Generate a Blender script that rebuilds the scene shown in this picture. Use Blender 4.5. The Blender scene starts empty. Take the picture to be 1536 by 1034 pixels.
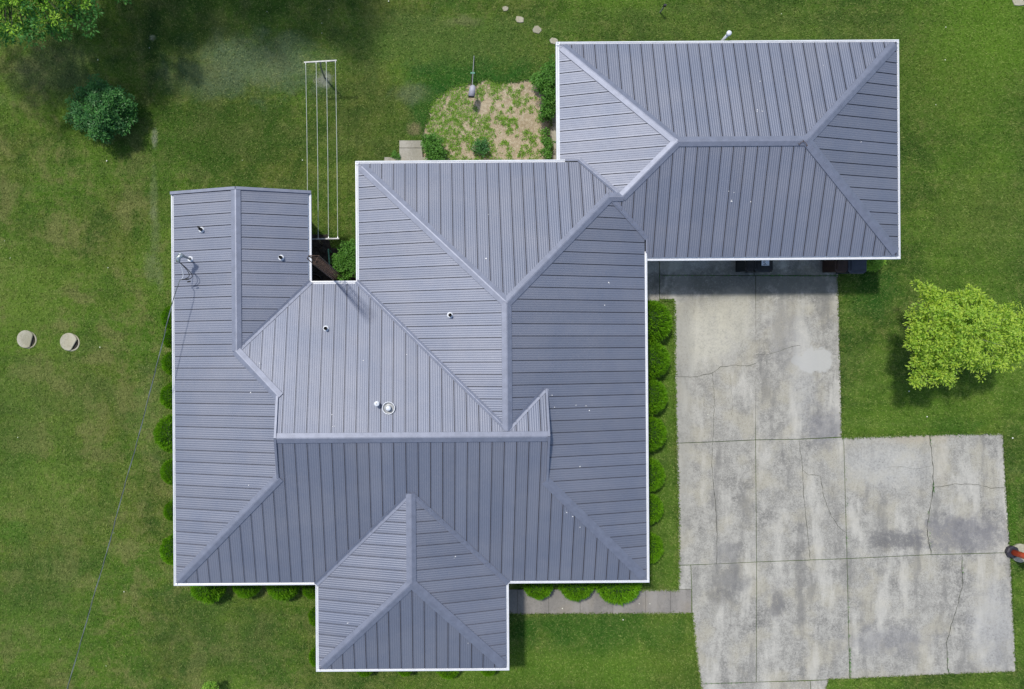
import bpy, bmesh, math, random
import numpy as np
from mathutils import Vector, noise
R = math.radians
SC = bpy.context.scene
COL = SC.collection
random.seed(7); rng = np.random.default_rng(7)

# ------------------------------------------------------------------ camera, world, sun, exposure
H = 27.6                      # flying height of the drone camera, metres
cam_d = bpy.data.cameras.new('camera'); cam = bpy.data.objects.new('camera', cam_d); COL.objects.link(cam)
cam.location = (0, 0, H); cam_d.sensor_width = 36; cam_d.lens = 1066 / 1536 * 36
cam_d.shift_x = 128 / 1536; cam_d.shift_y = 13 / 1536
cam_d.clip_end = 500; cam_d.clip_start = .1
SC.camera = cam
SUN_EL = 62; SUN_AZ = math.atan2(-.655, .755)
w = bpy.data.worlds.new('World'); SC.world = w; w.use_nodes = True
sky = w.node_tree.nodes.new('ShaderNodeTexSky'); sky.sky_type = 'NISHITA'; sky.sun_disc = False
sky.sun_elevation = R(SUN_EL); sky.sun_rotation = SUN_AZ; sky.air_density = 1.0; sky.dust_density = 1.5
w.node_tree.links.new(sky.outputs[0], w.node_tree.nodes['Background'].inputs[0])
w.node_tree.nodes['Background'].inputs[1].default_value = .15
sd = bpy.data.lights.new('sun', 'SUN'); sd.energy = 2.9; sd.angle = R(3.4); sd.color = (1, .95, .87)
sun = bpy.data.objects.new('sun', sd); COL.objects.link(sun); sun.location = (-20, 25, 40)
sv = Vector((math.sin(SUN_AZ) * math.cos(R(SUN_EL)), math.cos(SUN_AZ) * math.cos(R(SUN_EL)), math.sin(R(SUN_EL))))
sun.rotation_euler = sv.to_track_quat('Z', 'Y').to_euler()
SC.view_settings.view_transform = 'Standard'; SC.view_settings.look = 'None'
SC.view_settings.exposure = 0; SC.view_settings.gamma = 1; SC.view_settings.use_curve_mapping = False
SC.render.engine = 'CYCLES'

# ------------------------------------------------------------------ measuring helper: place of a photographed point at height z
def G(px, py, z=0.0):
    s = (H - z) / 1066
    return Vector(((px - 640) * s, (530 - py) * s, z))

# ------------------------------------------------------------------ object helpers
def tag(o, label=None, cat=None, group=None, kind=None):
    if label: o['label'] = label
    if cat: o['category'] = cat
    if group: o['group'] = group
    if kind: o['kind'] = kind
    return o
def empty(name, loc=(0, 0, 0), rz=0):
    o = bpy.data.objects.new(name, None); o.location = loc; o.rotation_euler.z = rz
    o.empty_display_size = .2; COL.objects.link(o); return o
def mob(name, verts, faces, mat, parent=None, mi=None, smooth=False):
    me = bpy.data.meshes.new(name); me.from_pydata([tuple(v) for v in verts], [], faces)
    for m in (mat if isinstance(mat, (list, tuple)) else [mat]): me.materials.append(m)
    if mi is not None: me.polygons.foreach_set('material_index', mi)
    if smooth: me.polygons.foreach_set('use_smooth', [True] * len(me.polygons))
    me.update()
    o = bpy.data.objects.new(name, me); COL.objects.link(o)
    if parent: o.parent = parent
    return o
class MB:
    def __init__(s): s.v = []; s.f = []; s.m = []
    def add(s, v, f, m=0):
        b = len(s.v); s.v += [tuple(x) for x in v]; s.f += [tuple(i + b for i in q) for q in f]; s.m += [m] * len(f); return s
    def box(s, x0, y0, z0, x1, y1, z1, m=0):
        v = [(x0, y0, z0), (x1, y0, z0), (x1, y1, z0), (x0, y1, z0), (x0, y0, z1), (x1, y0, z1), (x1, y1, z1), (x0, y1, z1)]
        return s.add(v, [(0, 3, 2, 1), (4, 5, 6, 7), (0, 1, 5, 4), (1, 2, 6, 5), (2, 3, 7, 6), (3, 0, 4, 7)], m)
    def beam(s, p, q, w_, h_, m=0):
        p = Vector(p); q = Vector(q); d = (q - p).normalized()
        a = d.cross(Vector((0, 0, 1)));  a = a.normalized() if a.length > 1e-3 else Vector((1, 0, 0))
        b = a.cross(d); v = []
        for c in (p, q):
            for i, j in ((-1, -1), (1, -1), (1, 1), (-1, 1)): v.append(c + a * i * w_ / 2 + b * j * h_ / 2)
        return s.add(v, [(0, 1, 2, 3), (7, 6, 5, 4), (0, 4, 5, 1), (1, 5, 6, 2), (2, 6, 7, 3), (3, 7, 4, 0)], m)
    def tube(s, pts, rad, n=8, m=0, cap=True):
        pts = [Vector(p) for p in pts]; k = len(pts)
        if not isinstance(rad, (list, tuple)): rad = [rad] * k
        v = []; up = None
        for i, p in enumerate(pts):
            d = (pts[min(i + 1, k - 1)] - pts[max(i - 1, 0)]).normalized()
            if up is None: up = Vector((1, 0, 0)) if abs(d.z) > .8 else Vector((0, 0, 1))
            a = d.cross(up).normalized(); b = a.cross(d).normalized(); up = b
            for j in range(n):
                t = 2 * math.pi * j / n; v.append(p + (a * math.cos(t) + b * math.sin(t)) * rad[i])
        f = [(i * n + j, i * n + (j + 1) % n, (i + 1) * n + (j + 1) % n, (i + 1) * n + j) for i in range(k - 1) for j in range(n)]
        if cap: f += [tuple(range(n))[::-1], tuple((k - 1) * n + j for j in range(n))]
        return s.add(v, f, m)
    def lathe(s, prof, c=(0, 0, 0), n=20, m=0, cap=True):
        v = []; k = len(prof)
        for r, z in prof:
            for j in range(n):
                t = 2 * math.pi * j / n; v.append((c[0] + r * math.cos(t), c[1] + r * math.sin(t), c[2] + z))
        f = [(i * n + j, i * n + (j + 1) % n, (i + 1) * n + (j + 1) % n, (i + 1) * n + j) for i in range(k - 1) for j in range(n)]
        if cap and prof[0][0] > 1e-4: f.append(tuple(range(n))[::-1])
        if cap and prof[-1][0] > 1e-4: f.append(tuple((k - 1) * n + j for j in range(n)))
        return s.add(v, f, m)
    def build(s, name, mat, parent=None, smooth=False):
        return mob(name, s.v, s.f, mat, parent, s.m, smooth)
def prism(name, poly, z0, z1, mat, parent=None, bev=0):
    bm = bmesh.new(); vs = [bm.verts.new((p[0], p[1], z1)) for p in poly]; f = bm.faces.new(vs)
    if f.normal.z < 0: f.normal_flip()
    f.normal_update()
    if f.normal.z < 0: f.normal_flip()
    r = bmesh.ops.extrude_face_region(bm, geom=[f])
    for e in r['geom']:
        if isinstance(e, bmesh.types.BMVert): e.co.z = z0
    bmesh.ops.recalc_face_normals(bm, faces=bm.faces)
    if bev:
        es = [e for e in bm.edges if all(abs(v.co.z - z1) < 1e-5 for v in e.verts)]
        bmesh.ops.bevel(bm, geom=es, offset=bev, segments=1, affect='EDGES')
    bmesh.ops.triangulate(bm, faces=[f for f in bm.faces if len(f.verts) > 4])
    me = bpy.data.meshes.new(name); bm.to_mesh(me); bm.free(); me.materials.append(mat)
    o = bpy.data.objects.new(name, me); COL.objects.link(o)
    if parent: o.parent = parent
    return o
def big_mesh(name, V, F, mats, parent=None, mi=None):
    """V (n,3) float, F (m,k) int with k = 3 or 4"""
    me = bpy.data.meshes.new(name); n = len(V); m, k = F.shape
    me.vertices.add(n); me.vertices.foreach_set('co', V.astype(np.float32).ravel())
    me.loops.add(m * k); me.loops.foreach_set('vertex_index', F.astype(np.int32).ravel())
    me.polygons.add(m); me.polygons.foreach_set('loop_start', np.arange(0, m * k, k, dtype=np.int32))
    me.polygons.foreach_set('loop_total', np.full(m, k, dtype=np.int32))
    for x in mats: me.materials.append(x)
    if mi is not None: me.polygons.foreach_set('material_index', mi.astype(np.int32))
    me.update(calc_edges=True); me.validate()
    o = bpy.data.objects.new(name, me); COL.objects.link(o)
    if parent: o.parent = parent
    return o
def inside(P, poly):
    x, y = P[:, 0], P[:, 1]; c = np.zeros(len(P), bool); n = len(poly)
    for i in range(n):
        x0, y0 = poly[i][0], poly[i][1]; x1, y1 = poly[(i + 1) % n][0], poly[(i + 1) % n][1]
        if y0 == y1: continue
        c ^= ((y0 > y) != (y1 > y)) & (x < (x1 - x0) * (y - y0) / (y1 - y0) + x0)
    return c

# ------------------------------------------------------------------ material helpers
class NT:
    def __init__(s, name):
        s.m = bpy.data.materials.new(name); s.m.use_nodes = True; s.t = s.m.node_tree; s.n = s.t.nodes
        s.b = s.n['Principled BSDF']; s.geo = None
    def new(s, k, **kw):
        x = s.n.new(k)
        for a, b in kw.items(): setattr(x, a, b)
        return x
    def link(s, a, b): s.t.links.new(a, b)
    def pos(s, scale=(1, 1, 1), obj=False):
        if obj: src = s.new('ShaderNodeTexCoord').outputs['Object']
        else:
            if not s.geo: s.geo = s.new('ShaderNodeNewGeometry')
            src = s.geo.outputs['Position']
        if scale == (1, 1, 1): return src
        m = s.new('ShaderNodeMapping'); m.inputs['Scale'].default_value = scale; s.link(src, m.inputs[0]); return m.outputs[0]
    def noise(s, scale, detail=4, rough=.55, p=None, dist=0, w4=None):
        x = s.new('ShaderNodeTexNoise'); x.inputs['Scale'].default_value = scale; x.inputs['Detail'].default_value = detail
        x.inputs['Roughness'].default_value = rough; x.inputs['Distortion'].default_value = dist
        s.link(p if p is not None else s.pos(), x.inputs['Vector']); return x.outputs['Fac']
    def ramp(s, v, a, b, c0=(0, 0, 0, 1), c1=(1, 1, 1, 1)):
        x = s.new('ShaderNodeMapRange'); x.clamp = True; x.interpolation_type = 'SMOOTHSTEP'
        x.inputs['From Min'].default_value = a; x.inputs['From Max'].default_value = b; s.link(v, x.inputs['Value']); return x.outputs[0]
    def math(s, op, a, b=None):
        x = s.new('ShaderNodeMath', operation=op)
        for i, v in enumerate((a, b)):
            if v is None: continue
            if isinstance(v, (int, float)): x.inputs[i].default_value = v
            else: s.link(v, x.inputs[i])
        return x.outputs[0]
    def mix(s, f, a, b, mode='MIX'):
        x = s.new('ShaderNodeMix', data_type='RGBA', blend_type=mode); x.clamp_factor = True
        for i, v in ((0, f), (6, a), (7, b)):
            if isinstance(v, (int, float)): x.inputs[i].default_value = v
            elif isinstance(v, (tuple, list)): x.inputs[i].default_value = tuple(v) + ((1,) if len(v) == 3 else ())
            else: s.link(v, x.inputs[i])
        return x.outputs[2]
    def spot(s, px, py, rx, ry, n, soft=.5, amp=.5):
        """mask (0..1) of an irregular patch lying round a place on the ground"""
        c = G(px, py); rx = rx * .0259; ry = ry * .0259
        sub = s.new('ShaderNodeVectorMath', operation='SUBTRACT'); s.link(s.pos(), sub.inputs[0]); sub.inputs[1].default_value = c
        mul = s.new('ShaderNodeVectorMath', operation='MULTIPLY'); s.link(sub.outputs[0], mul.inputs[0]); mul.inputs[1].default_value = (1 / rx, 1 / ry, 0)
        ln = s.new('ShaderNodeVectorMath', operation='LENGTH'); s.link(mul.outputs[0], ln.inputs[0])
        d = s.math('ADD', ln.outputs['Value'], s.math('MULTIPLY', s.math('SUBTRACT', n, .5), amp * 2))
        x = s.new('ShaderNodeMapRange'); x.clamp = True; x.interpolation_type = 'SMOOTHSTEP'
        x.inputs['From Min'].default_value = 1 + soft; x.inputs['From Max'].default_value = 1 - soft; s.link(d, x.inputs['Value']); return x.outputs[0]
    def bump(s, h, strength=.3, dist=.01):
        x = s.new('ShaderNodeBump'); x.inputs['Strength'].default_value = strength; x.inputs['Distance'].default_value = dist
        s.link(h, x.inputs['Height']); s.link(x.outputs[0], s.b.inputs['Normal'])
    def out(s, col=None, rough=.8, metal=0, spec=.5):
        if col is not None:
            if isinstance(col, (tuple, list)): s.b.inputs['Base Color'].default_value = tuple(col[:3]) + (1,)
            else: s.link(col, s.b.inputs['Base Color'])
        if isinstance(rough, (int, float)): s.b.inputs['Roughness'].default_value = rough
        else: s.link(rough, s.b.inputs['Roughness'])
        s.b.inputs['Metallic'].default_value = metal; s.b.inputs['Specular IOR Level'].default_value = spec
        return s.m
def plain(name, col, rough=.6, metal=0, var=.15, scale=6, spec=.5):
    t = NT(name); n = t.noise(scale, 5); c = t.mix(t.ramp(n, .3, .7), tuple(x * (1 - var) for x in col), tuple(min(1, x * (1 + var)) for x in col))
    return t.out(c, rough, metal, spec)

def lawn_colour(t, blade=False):
    n1 = t.noise(.22, 5, .6); n2 = t.noise(.9, 6, .65, dist=.6); n3 = t.noise(4.5, 5, .7); n4 = t.noise(.12, 3, .5, t.pos((1, 1, 1))); n5 = t.noise(26, 3, .7)
    px = t.new('ShaderNodeSeparateXYZ'); t.link(t.pos(), px.inputs[0])
    east = t.ramp(px.outputs[0], -6, 12)                       # the watered east lawn is greener than the thin west one
    deep = (.030, .078, .010); olive = (.094, .132, .022); lush = (.060, .150, .010); dry = (.175, .17, .062)
    c = t.mix(t.ramp(n2, .34, .66), deep, olive)
    c = t.mix(t.math('MULTIPLY', t.ramp(n1, .42, .64), .75), c, lush)
    c = t.mix(t.math('MULTIPLY', east, t.ramp(n1, .25, .6)), c, t.mix(t.ramp(n2, .35, .65), (.022, .062, .009), (.062, .125, .016)))
    c = t.mix(t.math('MULTIPLY', t.math('MULTIPLY', t.ramp(n3, .5, .72), t.ramp(n2, .42, .62)), .55), c, dry)
    n6 = t.noise(2.0, 8, .78, dist=.4); n7 = t.noise(9, 5, .8)
    c = t.mix(t.math('MULTIPLY', t.ramp(n7, .46, .30), .6), c, t.mix(1.0, c, (.42, .5, .42), 'MULTIPLY')); c = t.mix(t.math('MULTIPLY', t.ramp(n7, .52, .70), .55), c, (.185, .20, .075))
    c = t.mix(t.math('MULTIPLY', t.ramp(n6, .50, .66), .75), c, (.135, .155, .045)); c = t.mix(t.math('MULTIPLY', t.ramp(n6, .48, .32), .65), c, (.018, .050, .010))
    bright = t.ramp(n5, .38, .68)
    c = t.mix(t.math('MULTIPLY', bright, .45), c, t.mix(.5, c, (.15, .19, .05)))
    # patches where the sward is given another colour
    n0 = t.noise(.16, 3, .5, t.pos((1.0, 1.0, 1))); c = t.mix(t.math('MULTIPLY', t.ramp(n0, .46, .62), .5), c, (.10, .19, .02)); west = t.ramp(px.outputs[0], 2, -9); nw = t.noise(.75, 7, .72, dist=.3); c = t.mix(t.math('MULTIPLY', west, t.math('MULTIPLY', t.ramp(nw, .47, .62), .75)), c, (.155, .165, .055)); c = t.mix(t.math('MULTIPLY', west, t.math('MULTIPLY', t.ramp(nw, .46, .34), .5)), c, (.05, .085, .018)); str_ = t.noise(1.0, 3, .5, t.pos((.08, 1.9, 1))); c = t.mix(t.math('MULTIPLY', t.ramp(str_, .52, .66), .16), c, (.13, .18, .05)); c = t.mix(t.math('MULTIPLY', t.ramp(str_, .47, .36), .18), c, (.02, .055, .01))
    for (sx, sy, rx, ry, col, k) in ((330, 205, 140, 75, (.034, .078, .012), .75), (330, 30, 140, 60, (.03, .07, .014), .6), (560, 170, 50, 70, (.06, .09, .02), .5), (1480, 60, 90, 80, (.11, .21, .02), .6), (1430, 640, 40, 12, (.03, .09, .012), .5), (30, 430, 50, 60, (.12, .19, .03), .55), (60, 760, 80, 60, (.12, .18, .035), .5), (700, 70, 120, 40, (.09, .16, .03), .5), (820, 1000, 140, 26, (.095, .18, .02), .6), (385, 95, 85, 42, (.11, .15, .085), .8), (75, 105, 70, 40, (.10, .115, .06), .6), (300, 112, 60, 30, (.085, .12, .06), .6),  # first two spots paint the northern trees' shade into the turf colour
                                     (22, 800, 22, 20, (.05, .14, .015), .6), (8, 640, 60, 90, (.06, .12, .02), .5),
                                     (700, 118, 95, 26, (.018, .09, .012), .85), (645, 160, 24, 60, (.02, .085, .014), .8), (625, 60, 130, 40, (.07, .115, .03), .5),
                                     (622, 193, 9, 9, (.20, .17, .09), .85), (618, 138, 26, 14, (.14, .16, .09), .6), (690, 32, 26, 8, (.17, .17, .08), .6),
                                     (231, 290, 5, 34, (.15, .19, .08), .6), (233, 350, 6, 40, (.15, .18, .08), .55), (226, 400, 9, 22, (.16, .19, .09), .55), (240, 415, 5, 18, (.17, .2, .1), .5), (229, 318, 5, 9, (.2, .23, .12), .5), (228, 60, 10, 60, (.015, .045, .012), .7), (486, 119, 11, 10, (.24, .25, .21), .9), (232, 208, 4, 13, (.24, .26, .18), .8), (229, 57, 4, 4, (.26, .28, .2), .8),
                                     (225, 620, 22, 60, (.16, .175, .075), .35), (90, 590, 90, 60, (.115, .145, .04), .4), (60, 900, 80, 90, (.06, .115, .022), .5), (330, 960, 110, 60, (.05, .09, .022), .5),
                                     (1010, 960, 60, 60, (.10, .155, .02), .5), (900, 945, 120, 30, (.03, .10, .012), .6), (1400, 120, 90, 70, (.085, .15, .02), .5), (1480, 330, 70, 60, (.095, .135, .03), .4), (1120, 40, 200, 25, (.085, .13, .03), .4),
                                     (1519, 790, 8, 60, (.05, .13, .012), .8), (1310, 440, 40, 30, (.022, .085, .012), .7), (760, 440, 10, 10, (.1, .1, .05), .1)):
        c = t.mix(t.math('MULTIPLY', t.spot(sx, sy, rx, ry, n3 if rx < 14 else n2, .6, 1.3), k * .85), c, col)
    return c, n5
def m_grass(name, gain):
    t = NT(name); c, n5 = lawn_colour(t)
    if name == 'grass_blade':
        at_ = t.new('ShaderNodeAttribute'); at_.attribute_name = 'tint'; f_ = at_.outputs['Fac']
        c = t.mix(t.ramp(f_, .45, 0.0), c, t.mix(1.0, c, (.40, .48, .35), 'MULTIPLY')); c = t.mix(t.math('MULTIPLY', t.ramp(f_, .62, 1.0), .7), c, t.mix(.45, c, (.32, .34, .12)))
    g = t.mix(1.0, c, (gain, gain, gain), 'MULTIPLY')
    m = t.out(g, .9, 0, .06)
    return m
M = {}
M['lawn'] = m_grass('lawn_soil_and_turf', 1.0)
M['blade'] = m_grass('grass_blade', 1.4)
def m_concrete(name, base, light, dark, warm, seed=0, pits=True):
    t = NT(name); mp = t.new('ShaderNodeMapping'); mp.inputs['Location'].default_value = (seed * 3.1, seed * 1.7, 0); t.link(t.pos(), mp.inputs[0]); p = mp.outputs[0]
    n1 = t.noise(.5, 8, .68, p, .1); n2 = t.noise(2.6, 9, .76, p, 0); n3 = t.noise(11, 5, .7, p); n4 = t.noise(38, 3, .8, p); n5 = t.noise(.9, 4, .5, p)
    n8 = t.noise(1.9, 9, .78, p, 0); n6 = t.noise(16, 6, .8, p); n7 = t.noise(70, 2, .8, p)
    c = t.mix(t.ramp(n1, .30, .60), dark, base); c = t.mix(t.math('MULTIPLY', t.ramp(n8, .46, .60), .5), c, light); c = t.mix(t.math('MULTIPLY', t.ramp(n8, .44, .34), .3), c, dark)
    c = t.mix(t.math('MULTIPLY', t.ramp(n6, .44, .62), .55), c, light); c = t.mix(t.math('MULTIPLY', t.ramp(n7, .48, .64), .55), c, tuple(x * .5 for x in base))
    c = t.mix(t.math('MULTIPLY', t.ramp(n5, .46, .66), .65), c, warm)
    c = t.mix(t.math('MULTIPLY', t.ramp(n3, .55, .75), .35), c, tuple(x * .55 for x in base))
    n10 = t.noise(19, 4, .75, p); c = t.mix(t.math('MULTIPLY', t.ramp(n10, .56, .66), .45), c, tuple(x * .38 for x in base)); c = t.mix(t.math('MULTIPLY', t.ramp(n10, .44, .34), .35), c, light)
    nl = t.noise(.8, 5, .6, t.pos((1.6, .35, 1))); c = t.mix(t.math('MULTIPLY', t.ramp(nl, .50, .66), .6), c, light); c = t.mix(t.math('MULTIPLY', t.ramp(nl, .47, .34), .55), c, dark)
    if pits:
        pit = t.math('MULTIPLY', t.ramp(n4, .57, .66), t.ramp(n1, .42, .60)); c = t.mix(t.math('MULTIPLY', pit, .8), c, (.085, .085, .08))
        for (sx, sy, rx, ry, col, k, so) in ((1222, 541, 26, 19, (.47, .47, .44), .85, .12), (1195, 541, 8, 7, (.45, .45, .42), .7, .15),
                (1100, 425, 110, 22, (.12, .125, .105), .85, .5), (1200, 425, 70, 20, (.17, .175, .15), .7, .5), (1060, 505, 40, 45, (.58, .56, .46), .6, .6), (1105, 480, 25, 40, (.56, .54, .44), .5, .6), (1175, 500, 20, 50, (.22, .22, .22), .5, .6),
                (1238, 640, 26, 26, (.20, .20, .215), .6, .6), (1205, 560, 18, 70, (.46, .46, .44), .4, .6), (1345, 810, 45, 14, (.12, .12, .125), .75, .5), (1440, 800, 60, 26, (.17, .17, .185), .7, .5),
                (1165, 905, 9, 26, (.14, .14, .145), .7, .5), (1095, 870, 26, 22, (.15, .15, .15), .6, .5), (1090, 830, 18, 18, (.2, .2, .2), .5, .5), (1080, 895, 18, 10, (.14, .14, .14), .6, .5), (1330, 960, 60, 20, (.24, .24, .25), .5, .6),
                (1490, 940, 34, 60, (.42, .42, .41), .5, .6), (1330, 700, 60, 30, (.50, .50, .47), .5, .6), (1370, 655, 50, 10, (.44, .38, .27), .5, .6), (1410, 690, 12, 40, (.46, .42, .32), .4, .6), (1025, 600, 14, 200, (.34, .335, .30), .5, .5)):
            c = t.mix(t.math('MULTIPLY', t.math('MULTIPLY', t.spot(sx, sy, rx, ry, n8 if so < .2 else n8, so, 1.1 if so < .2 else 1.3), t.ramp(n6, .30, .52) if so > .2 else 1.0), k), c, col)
    t.bump(n4, .35, .01)
    return t.out(c, .9, 0, .2)
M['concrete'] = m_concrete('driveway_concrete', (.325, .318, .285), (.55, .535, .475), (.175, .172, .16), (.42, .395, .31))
M['walk'] = m_concrete('walkway_concrete', (.265, .25, .225), (.33, .31, .28), (.20, .19, .175), (.29, .26, .21), 2, False)
M['pad'] = m_concrete('step_concrete', (.36, .34, .28), (.46, .44, .38), (.26, .25, .2), (.38, .34, .25), 5, False)
def m_roof():
    t = NT('painted_steel_roofing'); n = t.noise(.6, 5, .6); n2 = t.noise(7, 5, .7); oi = t.new('ShaderNodeObjectInfo')
    c = t.mix(t.ramp(n, .3, .7), (.205, .228, .290), (.242, .258, .310))
    c = t.mix(t.math('MULTIPLY', t.ramp(n2, .5, .75), .22), c, (.30, .30, .34)); n9 = t.noise(1.1, 7, .8); c = t.mix(t.math('MULTIPLY', t.ramp(n9, .5, .75), .20), c, (.20, .20, .23))
    v = t.math('ADD', t.math('MULTIPLY', oi.outputs['Random'], .10), .95)
    hv = t.new('ShaderNodeHueSaturation'); t.link(c, hv.inputs['Color']); t.link(v, hv.inputs['Value'])
    r = t.math('ADD', t.math('MULTIPLY', n2, .08), .54)
    m = t.out(hv.outputs[0], r, .55, .5); return m
M['roof'] = m_roof()
M['cap'] = plain('painted_steel_trim', (.228, .249, .313), .55, .5, .08, 5)
M['deck'] = plain('dark_underlay', (.020, .013, .012), .9, 0, .2)
M['white'] = plain('white_enamel', (.72, .745, .78), .35, 0, .04, 3)
M['soffit'] = plain('white_soffit', (.6, .6, .58), .7)
M['siding'] = plain('beige_siding', (.42, .37, .30), .8, 0, .12)
M['glass'] = plain('dark_window_glass', (.02, .025, .03), .08, 0, .1, 1, .8)
M['rubber'] = plain('black_rubber', (.012, .012, .013), .6, 0, .3)
M['steel'] = plain('galvanised_steel', (.48, .52, .53), .38, .7, .18, 8)
M['steel_dull'] = plain('weathered_grey_steel', (.35, .36, .36), .55, .5, .2, 8)
M['wire'] = plain('pale_coated_wire', (.55, .58, .53), .5, .2, .1)
M['alu'] = plain('aluminium_strand', (.50, .52, .50), .35, .8, .1, 20)
M['rust'] = plain('rusty_brown_steel', (.10, .062, .045), .75, .3, .4, 14)
M['greenpaint'] = plain('green_paint', (.09, .28, .19), .5)
M['black_plastic'] = plain('black_plastic', (.014, .017, .020), .45, 0, .3)
M['navy_plastic'] = plain('dark_slate_plastic', (.035, .042, .06), .45, 0, .2)
M['brown_plastic'] = plain('brown_plastic', (.040, .018, .012), .5, 0, .3)
M['label'] = plain('white_print_paper', (.62, .66, .72), .5, 0, .1, 20)
M['ink'] = plain('dark_ink', (.03, .04, .06), .6)
M['orange'] = plain('orange_red_enamel', (.62, .075, .02), .35, 0, .1)
M['charcoal'] = plain('charcoal_enamel', (.03, .027, .038), .5, 0, .2)
M['crack'] = plain('crack_dirt', (.045, .05, .032), .95, 0, .5, 9)
M['soil_dark'] = plain('dark_damp_soil', (.028, .024, .02), .95, 0, .4, 7)
M['stone'] = plain('dark_flagstone', (.035, .033, .028), .9, 0, .4, 3)
M['pale_stone'] = m_concrete('pale_rough_stone', (.40, .38, .28), (.52, .50, .40), (.28, .27, .19), (.42, .38, .26), 9, False)
M['dropping'] = plain('white_dropping', (.8, .8, .78), .8)
M['petal'] = plain('white_petal', (.72, .74, .62), .8)
M['bark'] = plain('grey_bark', (.22, .20, .18), .9, 0, .3, 12)
M['bark_dark'] = plain('dark_bark', (.06, .05, .04), .9, 0, .3, 12)
M['feeder'] = plain('grey_lavender_plastic', (.40, .40, .46), .5, 0, .1)
def m_leaf(name, a, b, c3=None, trans=.25, sc=3.0, rough=.6, spec=.35):
    t = NT(name); n = t.noise(sc, 4, .7); n2 = t.noise(sc * 9, 2, .6)
    c = t.mix(t.ramp(n, .35, .65), a, b)
    if c3: c = t.mix(t.math('MULTIPLY', t.ramp(n2, .5, .68), .6), c, c3)
    m = t.out(c, rough, 0, spec)
    if trans:
        tr = t.new('ShaderNodeBsdfTranslucent'); t.link(c, tr.inputs['Color']); mx = t.new('ShaderNodeMixShader'); mx.inputs[0].default_value = trans
        o = t.n['Material Output']; t.link(t.b.outputs[0], mx.inputs[1]); t.link(tr.outputs[0], mx.inputs[2]); t.link(mx.outputs[0], o.inputs[0])
    return m
M['leaf_lime'] = m_leaf('lime_green_leaf', (.25, .48, .025), (.48, .64, .05), (.74, .80, .34), .38, 5)
M['leaf_tip'] = m_leaf('yellow_green_leaf', (.20, .44, .025), (.38, .62, .06), None, .3, 1.5)
M['leaf_mid'] = m_leaf('mid_green_leaf', (.06, .21, .04), (.10, .30, .05), None, .25, 1.5)
M['leaf_dark'] = m_leaf('dark_green_leaf', (.04, .14, .04), (.08, .26, .05), (.15, .38, .09), .2, 2.5, .45)
M['leaf_shrub'] = m_leaf('clipped_evergreen_leaf', (.11, .31, .006), (.19, .44, .01), (.32, .54, .03), .3, 4)
M['shrub_core'] = plain('shrub_inner_twigs', (.02, .055, .006), .9)
M['leaf_bush'] = m_leaf('glossy_bush_leaf', (.06, .19, .022), (.11, .29, .035), (.18, .36, .06), .2, 5)
M['leaf_weed'] = m_leaf('fresh_weed_leaf', (.16, .38, .03), (.30, .52, .05), (.42, .56, .14), .3, 9)
def m_bed():
    t = NT('dry_garden_soil'); n = t.noise(1.3, 6, .7); n2 = t.noise(9, 6, .75); n3 = t.noise(34, 3, .8)
    c = t.mix(t.ramp(n, .35, .65), (.34, .27, .17), (.44, .36, .24)); c = t.mix(t.ramp(n2, .4, .7), c, (.56, .49, .36))
    c = t.mix(t.math('MULTIPLY', t.ramp(n3, .52, .68), .6), c, (.14, .10, .06)); t.bump(n2, .8, .05); return t.out(c, .95, 0, .1)
M['bed'] = m_bed()

# ------------------------------------------------------------------ ground
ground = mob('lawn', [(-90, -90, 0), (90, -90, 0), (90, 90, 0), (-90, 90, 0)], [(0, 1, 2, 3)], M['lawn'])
tag(ground, 'mown lawn all round the house', 'lawn', kind='structure')
sky_exclude = []

# ------------------------------------------------------------------ driveway: concrete slabs with open joints
drive = empty('driveway', G(1200, 800)); tag(drive, 'weathered concrete driveway of big slabs beside the house', 'driveway', kind='structure')
def shrink(poly, d):
    n = len(poly); area = sum(poly[i][0] * poly[(i + 1) % n][1] - poly[(i + 1) % n][0] * poly[i][1] for i in range(n)); sgn = 1 if area > 0 else -1
    L = []
    for i in range(n):
        p = Vector(poly[i][:2]); a = (p - Vector(poly[i - 1][:2])).normalized(); b = (Vector(poly[(i + 1) % n][:2]) - p).normalized()
        na = Vector((-a.y, a.x)) * sgn; nb = Vector((-b.y, b.x)) * sgn; bis = (na + nb)
        bis = bis / max(.3, (1 + na.dot(nb))); L.append(p + bis * d)
    return L
drive_polys = []
def slab(px, parent, mat, z1=.03, name='concrete_slab', d=.011):
    poly = [G(a, b) for a, b in px]; drive_polys.append([tuple(p[:2]) for p in poly])
    q = shrink(poly, d); loc = parent.location
    return prism(name, [(v.x - loc.x, v.y - loc.y) for v in q], -.1 - loc.z, z1 - loc.z, mat, parent, .006)
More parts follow.
